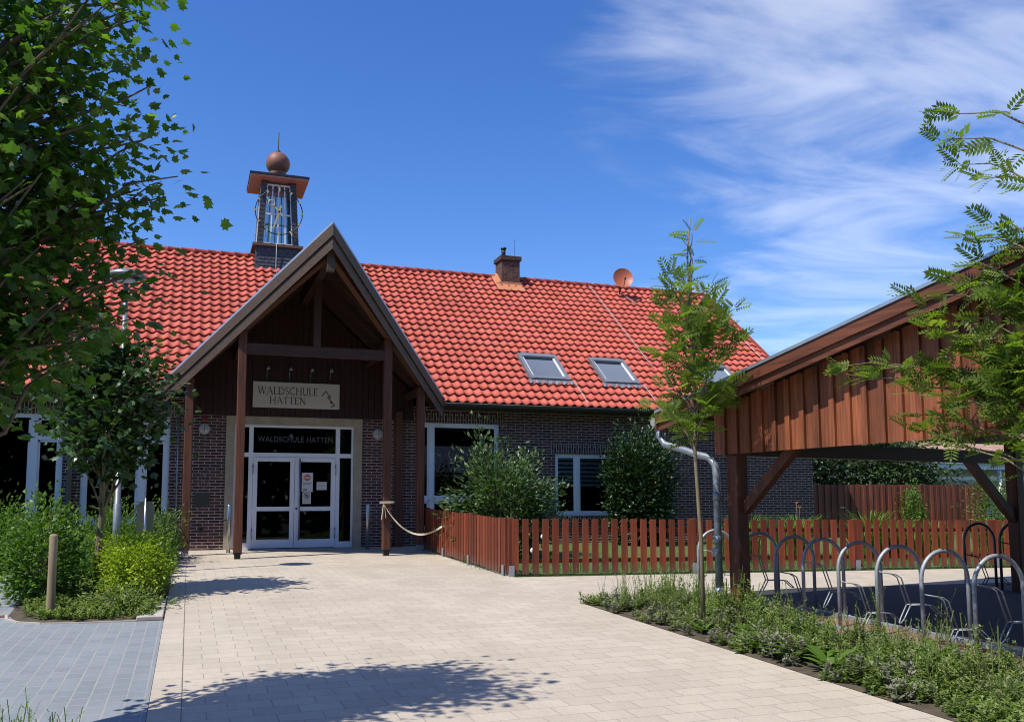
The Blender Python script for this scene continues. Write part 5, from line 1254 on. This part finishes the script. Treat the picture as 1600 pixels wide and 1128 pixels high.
# taller weeds one can tell apart
def tall_weed(x, y, h, lab, seedv):
    r_ = np.random.default_rng(seedv); V, F, T = weed_templates(1, seedv, .75, 1.0, 75, .16)[0]; V = V*h + np.array([x,y,G(y)])
    t = tag(fastmesh('tall_weed', V, F, T, L_WEED), lab, 'weed', 'tall weeds in the strip'); return t
for k, (x, y, h) in enumerate(((5.12,10.75,.42),(5.35,10.5,.55),(5.2,9.95,.62),(5.62,10.1,.60),(5.85,9.75,.66),(5.5,9.3,.64),(6.05,10.3,.58),(6.3,9.9,.55),(5.75,8.5,.50))):
    tall_weed(x, y, h, 'spiky tall weed among several at the far end of the planted strip', 150+k)
for k, (x, y, h, lb) in enumerate(((5.15,10.2,.55,'tall weed standing at the path corner end of the strip'),(5.3,9.7,.70,'tall bushy weed left of the sapling trunk, nearest the picket fence'),(5.25,9.2,.62,'tall thin weed close to the left of the sapling trunk'),(5.9,8.9,.72,'tall weed at the foot of the downpipe'),(6.35,8.7,.55,'tall weed at the foot of the shed post'),(6.75,7.6,.62,'flowering weed among the middle hoops'),(6.9,6.9,.60,'flowering weed before the dark floor between near hoops'),(5.45,7.6,.45,'tall weed in the middle of the strip below the shed post'))):
    tall_weed(x, y, h, lb, 110+k)
for k, (x, y, h, lb) in enumerate(((-.93,5.6,.42,'tall leafy weed at the bottom left corner of the grey paving'),(-.82,5.75,.45,'thin leafy weed right beside the corner weed'))): tall_weed(x, y, h, lb, 130+k)
# white umbels in the meadow
fl = MB()
for k in range(26):
    x, y = rw.uniform(-4.2,-1.3), rw.uniform(17.6,18.4); z = G(y)+rw.uniform(.75,1.15)
    for q in range(7): a = rw.uniform(0,6.28); rr_ = rw.uniform(0,.06); fl.add([(x+rr_*math.cos(a)+dx_,y+rr_*math.sin(a)+dy_,z) for dx_, dy_ in ((-.014,-.014),(.014,-.014),(.014,.014),(-.014,.014))],[(0,1,2,3)])
tag(part('flowers', fl, mat('umbel_white',(.7,.7,.66),.7)), 'white flower heads sprinkled over the left meadow plants', 'flowers', kind='stuff')

rw2 = np.random.default_rng(140); n_ = 26000  # unseen wood added behind the camera: darkens pane reflections, blocks low sky light
wx_ = rw2.uniform(-45,60,n_); wz_ = rw2.uniform(0,1,n_)**.8; wtop = 13+3*np.sin(wx_*.35)+2*np.sin(wx_*.9+1)
pos = np.stack([wx_, -24+rw2.normal(0,1.6,n_), wz_*wtop], 1)
wd = leaves('wood', LF_O, pos, rw2.normal(0,1,(n_,3)), rw2.uniform(.9,1.9,n_), rw2.uniform(.1,.8,n_), L_FAR, None)
tag(wd, 'dark wood added unseen behind the camera, mirrored in the door panes, cutting sky fill', 'wood', kind='stuff')
